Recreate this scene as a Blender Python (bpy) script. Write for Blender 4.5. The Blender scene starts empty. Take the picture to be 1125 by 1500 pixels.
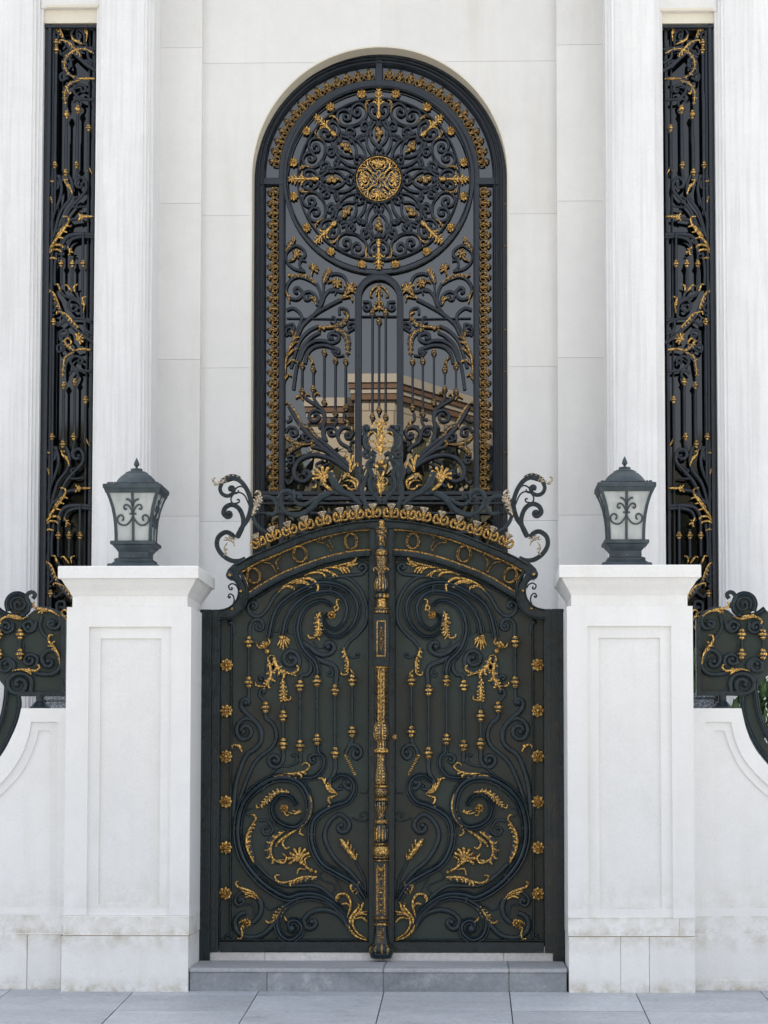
import bpy, bmesh, math, random
from mathutils import Vector, Matrix, Euler
random.seed(7)
SC = bpy.context.scene
COL = SC.collection
R_ = math.radians
# ---------------------------------------------------------------- camera model
F = 3000.0; PX0, PY0 = 625.0, 950.0
PITCH = math.atan(180.0 / F); YAW = math.atan(65.0 / F)
ROT = Euler((math.pi / 2 + PITCH, 0, YAW), 'XYZ').to_matrix()
CAM = Vector((0, -15.0, 0))
def ray(px, py):
    return ROT @ Vector(((px - PX0) / F, -(py - PY0) / F, -1.0))
def _at(px, py, Y):
    d = ray(px, py); return CAM + d * ((Y - CAM.y) / d.y)
_o = _at(557, 1453, 0); CAM.x -= _o.x; CAM.z -= _o.z
def P(px, py, Y): return _at(px, py, Y)
def X(px, Y, py=700): return P(px, py, Y).x
def Z(py, Y, px=557): return P(px, py, Y).z
def scale(Y, px=557, py=900): return 1.0 / (P(px + .5, py, Y).x - P(px - .5, py, Y).x)
# ---------------------------------------------------------------- materials
def nm(name):
    m = bpy.data.materials.new(name); m.use_nodes = True
    nt = m.node_tree; b = nt.nodes['Principled BSDF']; return m, nt, b
def tex(nt, sc, detail=4, rough=.55, stretch=None, coord='Object'):
    tc = nt.nodes.new('ShaderNodeTexCoord'); mp = nt.nodes.new('ShaderNodeMapping')
    geo = nt.nodes.new('ShaderNodeNewGeometry')
    nt.links.new(geo.outputs['Position'], mp.inputs['Vector'])
    if stretch: mp.inputs['Scale'].default_value = stretch
    n = nt.nodes.new('ShaderNodeTexNoise'); n.inputs['Scale'].default_value = sc
    n.inputs['Detail'].default_value = detail; n.inputs['Roughness'].default_value = rough
    nt.links.new(mp.outputs['Vector'], n.inputs['Vector']); return n
def ramp(nt, src, stops):
    r = nt.nodes.new('ShaderNodeValToRGB'); e = r.color_ramp.elements
    while len(e) < len(stops): e.new(.5)
    for i, (p, c) in enumerate(stops):
        e[i].position = p; e[i].color = (*c, 1) if len(c) == 3 else c
    nt.links.new(src, r.inputs['Fac']); return r
def mix(nt, fac, a, b, mode='MIX'):
    m = nt.nodes.new('ShaderNodeMix'); m.data_type = 'RGBA'; m.blend_type = mode
    for k, v in ((0, fac), (6, a), (7, b)):
        if isinstance(v, (int, float)): m.inputs[k].default_value = v
        elif isinstance(v, tuple): m.inputs[k].default_value = (*v, 1)
        else: nt.links.new(v, m.inputs[k])
    return m.outputs[2]
def bump(nt, b, src, strength, dist):
    bp = nt.nodes.new('ShaderNodeBump'); bp.inputs['Strength'].default_value = strength
    bp.inputs['Distance'].default_value = dist
    nt.links.new(src, bp.inputs['Height']); nt.links.new(bp.outputs['Normal'], b.inputs['Normal'])
def g3(v): return (v, v, v)
def make_iron(name, c1, c2, rough=(.32, .6)):
    m, nt, b = nm(name)
    n = tex(nt, 9, 6, .65); n2 = tex(nt, 140, 3)
    r = ramp(nt, n.outputs['Fac'], [(.35, c1), (.72, c2)])
    nt.links.new(r.outputs['Color'], b.inputs['Base Color'])
    rr = ramp(nt, n.outputs['Fac'], [(.3, g3(rough[0])), (.75, g3(rough[1]))])
    nt.links.new(rr.outputs['Color'], b.inputs['Roughness'])
    b.inputs['Specular IOR Level'].default_value = .36
    bump(nt, b, n2.outputs['Fac'], .25, .002); return m
IRON = make_iron('painted_iron', (.005, .012, .016), (.013, .026, .033), (.2, .42))
IRONW = make_iron('window_iron', (.009, .013, .019), (.022, .028, .038), (.25, .5))
LAMPM = make_iron('lantern_metal', (.026, .040, .047), (.065, .085, .096), (.35, .6))
def make_gold(name, hi, lo, met=.8, amt=(.44, .60)):
    m, nt, b = nm(name)
    n = tex(nt, 85, 5, .7); n2 = tex(nt, 220, 2)
    r = ramp(nt, n.outputs['Fac'], [(amt[0], lo), (amt[1], hi)])
    nt.links.new(r.outputs['Color'], b.inputs['Base Color'])
    b.inputs['Metallic'].default_value = met
    rr = ramp(nt, n.outputs['Fac'], [(.35, g3(.62)), (.65, g3(.27))]); nt.links.new(rr.outputs['Color'], b.inputs['Roughness'])
    bump(nt, b, n2.outputs['Fac'], .3, .002); return m
GOLD = make_gold('gilding', (.84, .53, .16), (.11, .06, .024))
GOLDW = make_gold('worn_gilding', (.54, .33, .11), (.045, .03, .018), .75, (.45, .60))
PALE = make_gold('pale_gilding', (.66, .56, .42), (.16, .12, .08), .45)
def make_panel():
    m, nt, b = nm('hammered_sheet')
    n = tex(nt, 1.3, 3); n2 = tex(nt, 260, 2, .6)
    r = ramp(nt, n.outputs['Fac'], [(.35, (.038, .037, .030)), (.62, (.036, .050, .044))])
    r2 = ramp(nt, n2.outputs['Fac'], [(.3, g3(.6)), (.7, g3(1.35))])
    nt.links.new(mix(nt, 1.0, r.outputs['Color'], r2.outputs['Color'], 'MULTIPLY'), b.inputs['Base Color'])
    b.inputs['Roughness'].default_value = .5; b.inputs['Specular IOR Level'].default_value = .18
    bump(nt, b, n2.outputs['Fac'], .5, .004); return m
PANEL = make_panel()
def make_stone(name, c, dirt, streak, amt=.35, bumps=.15, stain=None, vein=0.0):
    """pale stone: broad tone drift, vertical run-off streaks, small pits; stain = heights with dirt creeping round them"""
    m, nt, b = nm(name)
    n1 = tex(nt, 1.1, 5, .6); n2 = tex(nt, 2.2, 6, .65, streak); n3 = tex(nt, 45, 6, .7); n4 = tex(nt, 9, 6, .72)
    lo = tuple(v * .93 for v in c)
    r1 = ramp(nt, n1.outputs['Fac'], [(.3, lo), (.7, c)])
    f2 = ramp(nt, n2.outputs['Fac'], [(.52, g3(0)), (.82, g3(amt))])
    col = mix(nt, f2.outputs['Color'], r1.outputs['Color'], dirt)
    f3 = ramp(nt, n3.outputs['Fac'], [(.28, g3(.25)), (.40, g3(0))])
    col = mix(nt, f3.outputs['Color'], col, tuple(v * .6 for v in dirt))
    if vein:
        nv = tex(nt, 30, 4, .6, (1, 1, .03))
        fv = ramp(nt, nv.outputs['Fac'], [(.46, g3(0)), (.62, g3(vein))])
        col = mix(nt, fv.outputs['Color'], col, tuple(v * .72 for v in c))
    if stain:
        geo = nt.nodes.new('ShaderNodeNewGeometry'); sp = nt.nodes.new('ShaderNodeSeparateXYZ')
        nt.links.new(geo.outputs['Position'], sp.inputs[0])
        for (z, h, a) in stain:
            mr = nt.nodes.new('ShaderNodeMapRange'); mr.inputs['From Min'].default_value = z
            mr.inputs['From Max'].default_value = z + h; mr.inputs['To Min'].default_value = 1; mr.inputs['To Max'].default_value = 0
            nt.links.new(sp.outputs['Z'], mr.inputs['Value'])
            gt = nt.nodes.new('ShaderNodeMath'); gt.operation = 'GREATER_THAN' if h > 0 else 'LESS_THAN'
            nt.links.new(sp.outputs['Z'], gt.inputs[0]); gt.inputs[1].default_value = z
            ad = nt.nodes.new('ShaderNodeMath'); ad.operation = 'MULTIPLY'
            nt.links.new(mr.outputs[0], ad.inputs[0]); nt.links.new(gt.outputs[0], ad.inputs[1])
            nz = ramp(nt, n4.outputs['Fac'], [(.40, g3(0)), (.68, g3(1))])
            mu = nt.nodes.new('ShaderNodeMath'); mu.operation = 'MULTIPLY'
            nt.links.new(ad.outputs[0], mu.inputs[0]); nt.links.new(nz.outputs['Color'], mu.inputs[1])
            m2 = nt.nodes.new('ShaderNodeMath'); m2.operation = 'MULTIPLY'; m2.inputs[1].default_value = a
            nt.links.new(mu.outputs[0], m2.inputs[0])
            col = mix(nt, m2.outputs[0], col, (.42, .36, .26))
    gi = nt.nodes.new('ShaderNodeNewGeometry'); ri = ramp(nt, gi.outputs['Random Per Island'], [(0, g3(.955)), (1, g3(1.02))]); col = mix(nt, 1.0, col, ri.outputs['Color'], 'MULTIPLY')
    n5 = tex(nt, 130, 3, .7, (1, 1, .6)); rg = ramp(nt, n5.outputs['Fac'], [(.3, g3(.94)), (.7, g3(1.04))])
    n6 = tex(nt, 5, 7, .75); rh = ramp(nt, n6.outputs['Fac'], [(.32, g3(.965)), (.62, g3(1.012))])
    col = mix(nt, 1.0, col, rg.outputs['Color'], 'MULTIPLY'); col = mix(nt, 1.0, col, rh.outputs['Color'], 'MULTIPLY')
    nt.links.new(col, b.inputs['Base Color'])
    b.inputs['Roughness'].default_value = .55; b.inputs['Specular IOR Level'].default_value = .35
    bump(nt, b, n3.outputs['Fac'], bumps, .003); return m
WALL = make_stone('pale_marble', (.71, .70, .68), (.58, .55, .48), (1.4, 1.4, .14), .6, .15)
COLUMN = make_stone('veined_travertine', (.77, .765, .76), (.66, .64, .61), (3, 3, .05), .35, .15, vein=.34)
REVEAL = make_stone('limestone_reveal', (.70, .65, .54), (.5, .45, .36), (1, 1, .3), .5, .12)
PIL = make_stone('white_pillar_stone', (.83, .82, .80), (.66, .62, .53), (2.5, 2.5, .15), .34, .1,
                 stain=[(.0, .11, 1.0), (.405, -.16, .7), (.41, .13, .8), (.54, -.06, .6), (.60, .3, .28)])
GROUT = make_stone('grimy_joint', (.36, .29, .20), (.18, .15, .10), (1, 1, 1), .6)
def make_pave(name, a, b_, seed=1.0, rough=.5):
    m, nt, b = nm(name)
    n1 = tex(nt, 1.6, 6, .62, (1, 2.4, 1)); n2 = tex(nt, 30, 5, .7); n3 = tex(nt, 5, 7, .75)
    r = ramp(nt, n1.outputs['Fac'], [(.3, a), (.7, b_)])
    r2 = ramp(nt, n2.outputs['Fac'], [(.25, g3(.74)), (.65, g3(1.08))])
    col = mix(nt, 1.0, r.outputs['Color'], r2.outputs['Color'], 'MULTIPLY')
    f = ramp(nt, n3.outputs['Fac'], [(.54, g3(0)), (.74, g3(min(.75, .45 * seed)))])
    col = mix(nt, f.outputs['Color'], col, (.52, .53, .54))
    gi = nt.nodes.new('ShaderNodeNewGeometry'); ri = ramp(nt, gi.outputs['Random Per Island'], [(0, g3(.88)), (1, g3(1.08))]); col = mix(nt, 1.0, col, ri.outputs['Color'], 'MULTIPLY')
    n4 = tex(nt, 2.6, 8, .78); fd = ramp(nt, n4.outputs['Fac'], [(.30, g3(.7)), (.46, g3(1))]); col = mix(nt, 1.0, col, fd.outputs['Color'], 'MULTIPLY')
    nt.links.new(col, b.inputs['Base Color']); b.inputs['Roughness'].default_value = rough
    bump(nt, b, n2.outputs['Fac'], .15, .003); return m
TILE = make_pave('grey_paving', (.35, .375, .405), (.46, .48, .505), .35)
STEPM = make_pave('blue_grey_granite', (.19, .21, .235), (.31, .335, .36), 1.6)
TREAD = make_pave('grey_tread', (.34, .36, .385), (.44, .45, .47), .8)
MARB = make_pave('pale_threshold', (.60, .58, .565), (.68, .66, .65), .3)
DARKJ = make_pave('dark_joint', (.05, .05, .05), (.09, .085, .075), .2, .9)
ROADM = make_pave('concrete_road', (.13, .127, .12), (.17, .165, .155), .1, .9)
def make_glass():
    m, nt, b = nm('dark_window_glass')
    b.inputs['Base Color'].default_value = (.004, .005, .006, 1); b.inputs['Roughness'].default_value = .002
    b.inputs['IOR'].default_value = 1.72
    n = tex(nt, .8, 2); bump(nt, b, n.outputs['Fac'], .02, .005); return m
GLASS = make_glass()
def make_glass2():
    m, nt, b = nm('black_window_glass')
    b.inputs['Base Color'].default_value = (.003, .004, .005, 1); b.inputs['Roughness'].default_value = .05
    b.inputs['IOR'].default_value = 1.5
    n = tex(nt, 1.2, 2); bump(nt, b, n.outputs['Fac'], .15, .01); return m
GLASS2 = make_glass2()
m, nt, b = nm('frosted_glass'); b.inputs['Base Color'].default_value = (.72, .74, .71, 1); b.inputs['Roughness'].default_value = .25
n = tex(nt, 14, 3, .6, (1, 1, .4)); r = ramp(nt, n.outputs['Fac'], [(.3, (.34, .37, .36)), (.7, (.47, .49, .48))])
nt.links.new(r.outputs['Color'], b.inputs['Base Color']); FROST = m
m, nt, b = nm('leaf_green'); n = tex(nt, 12, 3); r = ramp(nt, n.outputs['Fac'], [(.3, (.018, .05, .012)), (.7, (.06, .13, .03))])
nt.links.new(r.outputs['Color'], b.inputs['Base Color']); b.inputs['Roughness'].default_value = .45; LEAF = m
m, nt, b = nm('dull_leaf'); n = tex(nt, 3, 3); r = ramp(nt, n.outputs['Fac'], [(.3, (.03, .028, .014)), (.7, (.07, .065, .03))])
nt.links.new(r.outputs['Color'], b.inputs['Base Color']); b.inputs['Roughness'].default_value = .7; DLEAF = m
m, nt, b = nm('brown_stem'); b.inputs['Base Color'].default_value = (.07, .05, .03, 1); b.inputs['Roughness'].default_value = .9; STEM = m
m, nt, b = nm('pebble_dash'); v = nt.nodes.new('ShaderNodeTexVoronoi'); v.inputs['Scale'].default_value = 70
geo = nt.nodes.new('ShaderNodeNewGeometry'); nt.links.new(geo.outputs['Position'], v.inputs['Vector'])
r = ramp(nt, v.outputs['Distance'], [(.1, (.55, .57, .60)), (.5, (.16, .18, .21))])
nt.links.new(r.outputs['Color'], b.inputs['Base Color']); bump(nt, b, v.outputs['Distance'], .6, -.01); PEBBLE = m
m, nt, b = nm('tan_stone'); bt = nt.nodes.new('ShaderNodeTexBrick'); bt.inputs['Scale'].default_value = 1.0
geo = nt.nodes.new('ShaderNodeNewGeometry'); mp = nt.nodes.new('ShaderNodeMapping'); mp.inputs['Rotation'].default_value = (R_(90), 0, 0)
nt.links.new(geo.outputs['Position'], mp.inputs['Vector']); nt.links.new(mp.outputs['Vector'], bt.inputs['Vector'])
bt.inputs['Color1'].default_value = (.50, .42, .31, 1); bt.inputs['Color2'].default_value = (.45, .37, .27, 1); bt.inputs['Mortar'].default_value = (.2, .15, .1, 1)
bt.inputs['Brick Width'].default_value = 1.2; bt.inputs['Row Height'].default_value = .45; bt.inputs['Mortar Size'].default_value = .015
nt.links.new(bt.outputs['Color'], b.inputs['Base Color']); b.inputs['Roughness'].default_value = .8; TAN = m
m, nt, b = nm('brown_cornice'); b.inputs['Base Color'].default_value = (.20, .11, .06, 1); b.inputs['Roughness'].default_value = .7; BROWN = m
m, nt, b = nm('cream_cornice'); b.inputs['Base Color'].default_value = (.50, .43, .34, 1); b.inputs['Roughness'].default_value = .7; CREAM = m
# ---------------------------------------------------------------- mesh builder
class MB:
    def __init__(s): s.v = []; s.f = []; s.m = []
    def add(s, vs, fs, mi=0):
        o = len(s.v); s.v += [tuple(q) for q in vs]
        for f in fs: s.f.append(tuple(i + o for i in f)); s.m.append(mi)
    def box(s, x0, x1, y0, y1, z0, z1, mi=0, bev=0):
        if bev:
            bm = bmesh.new(); bmesh.ops.create_cube(bm, size=1)
            for q in bm.verts: q.co = Vector(((x0 + x1) / 2 + q.co.x * (x1 - x0), (y0 + y1) / 2 + q.co.y * (y1 - y0), (z0 + z1) / 2 + q.co.z * (z1 - z0)))
            bmesh.ops.bevel(bm, geom=bm.edges[:], offset=bev, segments=2, affect='EDGES')
            bm.verts.index_update()
            s.add([q.co[:] for q in bm.verts], [[q.index for q in f.verts] for f in bm.faces], mi); bm.free(); return
        vs = [(x, y, z) for x in (x0, x1) for y in (y0, y1) for z in (z0, z1)]
        s.add(vs, [(0, 1, 3, 2), (4, 6, 7, 5), (0, 4, 5, 1), (2, 3, 7, 6), (0, 2, 6, 4), (1, 5, 7, 3)], mi)
    def plate(s, poly, y0, y1, mi=0):
        """closed outline (x,z) extruded from y0 (front) to y1"""
        n = len(poly); vs = [(x, y0, z) for x, z in poly] + [(x, y1, z) for x, z in poly]
        s.add(vs, [tuple(range(n)), tuple(range(2 * n - 1, n - 1, -1))] + [(i, (i + 1) % n, n + (i + 1) % n, n + i) for i in range(n)], mi)
    def sweep(s, pts, ws, prof, y, h, mi=0):
        """pts (x,z); ws half-widths; prof closed list of (across, out); front is -y"""
        n = len(pts); k = len(prof); vs = []
        for i in range(n):
            a = pts[max(i - 1, 0)]; c = pts[min(i + 1, n - 1)]
            tx, tz = c[0] - a[0], c[1] - a[1]; l = math.hypot(tx, tz) or 1e-9; nx, nz = -tz / l, tx / l
            w = ws[i]; hh = h[i] if isinstance(h, list) else h
            for (q, o) in prof: vs.append((pts[i][0] + nx * q * w, y - o * hh, pts[i][1] + nz * q * w))
        fs = []
        for i in range(n - 1):
            for j in range(k):
                j2 = (j + 1) % k; fs.append((i * k + j, i * k + j2, (i + 1) * k + j2, (i + 1) * k + j))
        fs.append(tuple(range(k))); fs.append(tuple((n - 1) * k + j for j in range(k - 1, -1, -1)))
        s.add(vs, fs, mi)
    def lathe(s, cx, cy, prof, seg=16, mats=None, flute=None, sx=1, sy=1):
        """prof [(r,z)], vertical axis; mats(i,j) -> material index; flute(i,j) -> radius factor"""
        n = len(prof); o = len(s.v)
        for i, (r, z) in enumerate(prof):
            for j in range(seg):
                a = 2 * math.pi * j / seg; rr = r * (flute(i, j) if flute else 1)
                s.v.append((cx + rr * math.sin(a) * sx, cy - rr * math.cos(a) * sy, z))
        for i in range(n - 1):
            for j in range(seg):
                j2 = (j + 1) % seg
                s.f.append((o + i * seg + j, o + i * seg + j2, o + (i + 1) * seg + j2, o + (i + 1) * seg + j))
                s.m.append(mats(i, j) if callable(mats) else (mats[i] if mats else 0))
        s.f.append(tuple(o + j for j in range(seg))); s.m.append(mats[0] if isinstance(mats, list) else 0)
        s.f.append(tuple(o + (n - 1) * seg + j for j in range(seg))); s.m.append(mats[-1] if isinstance(mats, list) else 0)
    def ball(s, c, r, mi=0, sx=1, sy=1, sz=1, seg=10, rings=6):
        vs = []; o = len(s.v)
        for i in range(1, rings):
            t = math.pi * i / rings
            for j in range(seg):
                a = 2 * math.pi * j / seg
                vs.append((c[0] + r * sx * math.sin(t) * math.cos(a), c[1] + r * sy * math.sin(t) * math.sin(a), c[2] + r * sz * math.cos(t)))
        vs += [(c[0], c[1], c[2] + r * sz), (c[0], c[1], c[2] - r * sz)]
        fs = []
        for i in range(rings - 2):
            for j in range(seg):
                j2 = (j + 1) % seg; fs.append((i * seg + j, i * seg + j2, (i + 1) * seg + j2, (i + 1) * seg + j))
        T = (rings - 1) * seg
        for j in range(seg):
            j2 = (j + 1) % seg; fs.append((T, j2, j)); fs.append((T + 1, (rings - 2) * seg + j, (rings - 2) * seg + j2))
        s.add(vs, fs, mi)
    def build(s, name, mats, parent=None, smooth=True, loc=None, ang=40):
        root = parent
        while root is not None and root.parent is not None: root = root.parent
        off = Vector(loc) if loc is not None else (Vector(root.location) if root is not None else Vector((0, 0, 0)))
        me = bpy.data.meshes.new(name)
        me.from_pydata([(a - off.x, b - off.y, c - off.z) for a, b, c in s.v], [], s.f)
        for q in (mats if isinstance(mats, (list, tuple)) else [mats]): me.materials.append(q)
        me.polygons.foreach_set('material_index', s.m)
        bm = bmesh.new(); bm.from_mesh(me); bmesh.ops.recalc_face_normals(bm, faces=bm.faces[:]); bm.to_mesh(me); bm.free()
        if smooth: me.shade_smooth(); me.set_sharp_from_angle(angle=R_(ang))
        me.update()
        o = bpy.data.objects.new(name, me); COL.objects.link(o)
        if parent is not None:
            o.parent = parent
            if loc is not None: o.location = off - Vector(root.location)
        else: o.location = off
        return o
def thing(name, label, cat, loc, group=None):
    o = bpy.data.objects.new(name, None); COL.objects.link(o); o.location = loc
    o['label'] = label; o['category'] = cat
    if group: o['group'] = group
    return o
def struct(o): o['kind'] = 'structure'; return o
# ---------------------------------------------------------------- traced-line helpers
REG = {'E1': (320, 780, 9.375), 'E2': (430, 780, 9.375), 'E3': (320, 920, 9.375), 'E4': (430, 920, 9.375), 'E5': (320, 1070, 9.375), 'E6': (430, 1070, 9.375),
       'E7': (320, 1220, 8.333), 'E8': (430, 1220, 8.333), 'G1': (290, 690, 4.018), 'G2': (290, 1040, 3.946), 'V5': (300, 680, 8.036), 'V6': (430, 590, 8.33),
       'W1': (355, 60, 5.357), 'W2': (355, 330, 5.357), 'W3': (355, 540, 5.357), 'S1': (40, 0, 5), 'S2': (40, 290, 5), 'F1': (0, 840, 4.84), 'PX': (0, 0, 1)}
def q(reg, pts):
    a, b, s = REG[reg]; return [(a + u / s, b + v / s) for u, v in pts]
def smooth(pts, step):
    if len(pts) < 3:
        (x0, y0), (x1, y1) = pts; n = max(2, int(math.hypot(x1 - x0, y1 - y0) / (step * 3)))
        return [(x0 + (x1 - x0) * i / n, y0 + (y1 - y0) * i / n) for i in range(n + 1)]
    p = [(2 * pts[0][0] - pts[1][0], 2 * pts[0][1] - pts[1][1])] + list(pts) + [(2 * pts[-1][0] - pts[-2][0], 2 * pts[-1][1] - pts[-2][1])]
    out = []
    for i in range(1, len(p) - 2):
        p0, p1, p2, p3 = p[i - 1:i + 3]; n = max(2, int(math.hypot(p2[0] - p1[0], p2[1] - p1[1]) / step))
        for j in range(n):
            t = j / n; t2 = t * t; t3 = t2 * t
            out.append(tuple(.5 * (2 * p1[c] + (p2[c] - p0[c]) * t + (2 * p0[c] - 5 * p1[c] + 4 * p2[c] - p3[c]) * t2 + (3 * p1[c] - p0[c] - 3 * p2[c] + p3[c]) * t3) for c in (0, 1)))
    out.append(tuple(pts[-1])); return out
def spiral(pts, c, turns, rend=.18):
    (x, y), (xp, yp) = pts[-1], pts[-2]; dx, dy = x - c[0], y - c[1]
    cr = dx * (y - yp) - dy * (x - xp); sg = 1 if cr > 0 else -1
    r0 = math.hypot(dx, dy); a0 = math.atan2(dy, dx); n = max(5, int(turns * 14)); out = []
    for i in range(1, n + 1):
        t = i / n; r = r0 * (1 - t * (1 - rend)); a = a0 + sg * 2 * math.pi * turns * t
        out.append((c[0] + r * math.cos(a), c[1] + r * math.sin(a)))
    return list(pts) + out
ROUND = [(-1, 0), (-.96, .45), (-.72, .8), (-.3, .98), (.3, .98), (.72, .8), (.96, .45), (1, 0)]
FLAT = [(-1, 0), (-1, .72), (-.8, 1), (.8, 1), (1, .72), (1, 0)]
GROOVE = [(-1, 0), (-1, .55), (-.84, .78), (-.62, .70), (-.5, .45), (-.32, .85), (0, 1), (.32, .85), (.5, .45), (.62, .70), (.84, .78), (1, .55), (1, 0)]
PROF = {'r': ROUND, 'f': FLAT, 'g': GROOVE}
class Plane:
    """the vertical plane y = Y in which a piece of ironwork is laid out; px -> metres"""
    def __init__(s, Y, fx=None): s.Y = Y; s.s = scale(Y); s.fx = fx
    def xz(s, p):
        if s.fx: p = s.fx(p)
        w = P(p[0], p[1], s.Y); return (w.x, w.z)
def bar(mb, pl, pts, w, prof='r', h=None, d=0, taper=(1, 1), sp=None, eye=True, mi=0, step=2.0):
    pts = smooth(pts, step)
    if sp: pts = spiral(pts, sp[0], sp[1])
    xs = [pl.xz(p) for p in pts]; n = len(xs); ww = []
    for i in range(n):
        t = i / (n - 1); k = 1
        if t < .25: k = taper[0] + (1 - taper[0]) * t / .25
        if t > .6: k = min(k, 1 + (taper[1] - 1) * (t - .6) / .4)
        ww.append(max(w * .5 * k / pl.s, .0008))
    hh = (h if h else max(w * .5, 2.2) / pl.s)
    mb.sweep(xs, ww, PROF[prof], pl.Y - d, [hh * min(1, .6 + .4 * (a / (w * .5 / pl.s))) for a in ww], mi)
    if sp and eye: mb.ball((xs[-1][0], pl.Y - d - hh * .5, xs[-1][1]), w * .62 / pl.s, mi, seg=8, rings=5)
def stroke(mb, pl, pts, w, d=.012, mi=0, h=None, blunt=.55):
    pts = smooth(pts, 1.6); xs = [pl.xz(p) for p in pts]; n = len(xs); ww = []; hh = []
    for i in range(n):
        t = i / (n - 1)
        k = .35 + .65 * math.sin(min(t / .6, 1) * math.pi / 2) if t < .6 else 1 + (blunt - 1) * ((t - .6) / .4) ** 2
        ww.append(w * .5 * k / pl.s); hh.append((h or w * .62 / pl.s) * (.5 + .5 * k))
    mb.sweep(xs, ww, ROUND, pl.Y - d, hh, mi)
def comb(mb, pl, pts, L, n, side=0, w=None, d=.010, mi=0, dark=1, spine=True, back=True):
    """an acanthus blade: dark backing, gilt rib, gilt lobes hooking off it towards the tip"""
    ps = smooth(pts, 1.0); m = len(ps)
    acc = [0]
    for i in range(1, m): acc.append(acc[-1] + math.hypot(ps[i][0] - ps[i - 1][0], ps[i][1] - ps[i - 1][1]))
    w = w or max(1.7, min(L * .42, .66 * acc[-1] / n))
    def at(t):
        t = max(0, min(t, 1)) * acc[-1]
        for i in range(1, m):
            if acc[i] >= t: break
        a, b = ps[i - 1], ps[i]; k = (t - acc[i - 1]) / max(acc[i] - acc[i - 1], 1e-6); l = math.hypot(b[0] - a[0], b[1] - a[1]) or 1e-6
        return (a[0] + (b[0] - a[0]) * k, a[1] + (b[1] - a[1]) * k), ((b[0] - a[0]) / l, (b[1] - a[1]) / l)
    sides = (1, -1) if side == 0 else (side,)
    if back:
        for sd in sides:
            c = []; ww = []
            for i in range(13):
                t = i / 12; p, tg = at(t); k = L * .40 * (math.sin(math.pi * min(.08 + t * .92, 1)) ** .6 + .05)
                c.append((p[0] + tg[1] * sd * k, p[1] - tg[0] * sd * k)); ww.append(k * 1.05 / pl.s)
            mb.sweep([pl.xz(p) for p in c], ww, FLAT, pl.Y - d + .006, .010, dark)
    for sd in sides:
        for i in range(n):
            t = (i + .3) / (n + .4); p, tg = at(t); k = L * (.55 + .45 * math.sin(math.pi * t)) * random.uniform(.88, 1.1)
            nx, ny = tg[1] * sd, -tg[0] * sd
            stroke(mb, pl, [p, (p[0] + tg[0] * k * .55 + nx * k * .18, p[1] + tg[1] * k * .55 + ny * k * .18),
                            (p[0] + tg[0] * k * .95 + nx * k * .55, p[1] + tg[1] * k * .95 + ny * k * .55),
                            (p[0] + tg[0] * k * .85 + nx * k * .86, p[1] + tg[1] * k * .85 + ny * k * .86)], w, d, mi)
    if spine:                                              # the fleshy midrib
        c = [pl.xz(p) for p in ps]; k = len(c)
        ww = [L * (.24 if side == 0 else .20) * (math.sin(math.pi * min(1, .12 + .88 * i / (k - 1))) ** .7 + .12) / pl.s for i in range(k)]
        mb.sweep(c, ww, ROUND, pl.Y - d - .003, [max(q_ * 1.1, .004) for q_ in ww], mi)
def fan(mb, pl, c, ang, spread, R, n, w, d=.012, mi=0, r0=.15, bulb=True):
    """shell: n lobes radiating from c about direction ang (degrees, 0 = right, 90 = up)"""
    if spread < 200: spread *= .82
    for i in range(n):
        a = R_(ang + spread * ((i / (n - 1)) - .5)); f = (i / (n - 1) - .5) * 2; r = R * (1 - .22 * f * f)
        b = a + f * .35
        stroke(mb, pl, [(c[0] + math.cos(a) * R * r0, c[1] - math.sin(a) * R * r0), (c[0] + math.cos(a) * r * .6, c[1] - math.sin(a) * r * .6),
                        (c[0] + math.cos(b) * r, c[1] - math.sin(b) * r)], w * 1.15, d, mi, blunt=1.25)
        x, z = pl.xz((c[0] + math.cos(b) * r, c[1] - math.sin(b) * r)); mb.ball((x, pl.Y - d - .003, z), w * .72 / pl.s, mi, seg=7, rings=5)
    if bulb:
        x, z = pl.xz(c); mb.ball((x, pl.Y - d - .004, z), R * .2 / pl.s, mi)
def rosette(pl, R, n=8, double=False, mats=None):
    """mesh centred on the origin"""
    mb = MB(); r = R / pl.s
    mb.lathe(0, 0, [(r * .62, 0), (r * .62, .004), (.001, .006)], 12)
    vs = [(x, -z, y) for (x, y, z) in mb.v]; mb.v = vs; mb.m = [1] * len(mb.f)
    for ring in ((1.0, .0, .008), (.72, .5, .014)) if double else ((1.0, 0, .010),):
        for i in range(n):
            a = 2 * math.pi * (i + ring[1]) / n; ca, sa = math.cos(a), math.sin(a); rr = r * ring[0]; w = rr * (math.pi / n) * .72; d = ring[2]
            pr = [(.22, .4), (.5, .95), (.74, 1.0), (.92, .55), (1.0, .12)]
            L = [(ca * rr * t - sa * w * k, -d * .55, sa * rr * t + ca * w * k) for t, k in pr]
            Rr = [(ca * rr * t + sa * w * k, -d * .55, sa * rr * t - ca * w * k) for t, k in pr]
            M = [(ca * rr * t, -d * (1.35 if 0 < j < 4 else .9), sa * rr * t) for j, (t, k) in enumerate(pr)]
            vs = L + M + Rr; fs = []
            for j in range(4): fs += [(j, j + 1, 5 + j + 1, 5 + j), (5 + j, 5 + j + 1, 10 + j + 1, 10 + j), (j, 10 + j, 10 + j + 1, j + 1)]
            mb.add(vs, fs, 0)
    mb.ball((0, -.012 if not double else -.018, 0), r * .27, 0)
    return mb
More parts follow.
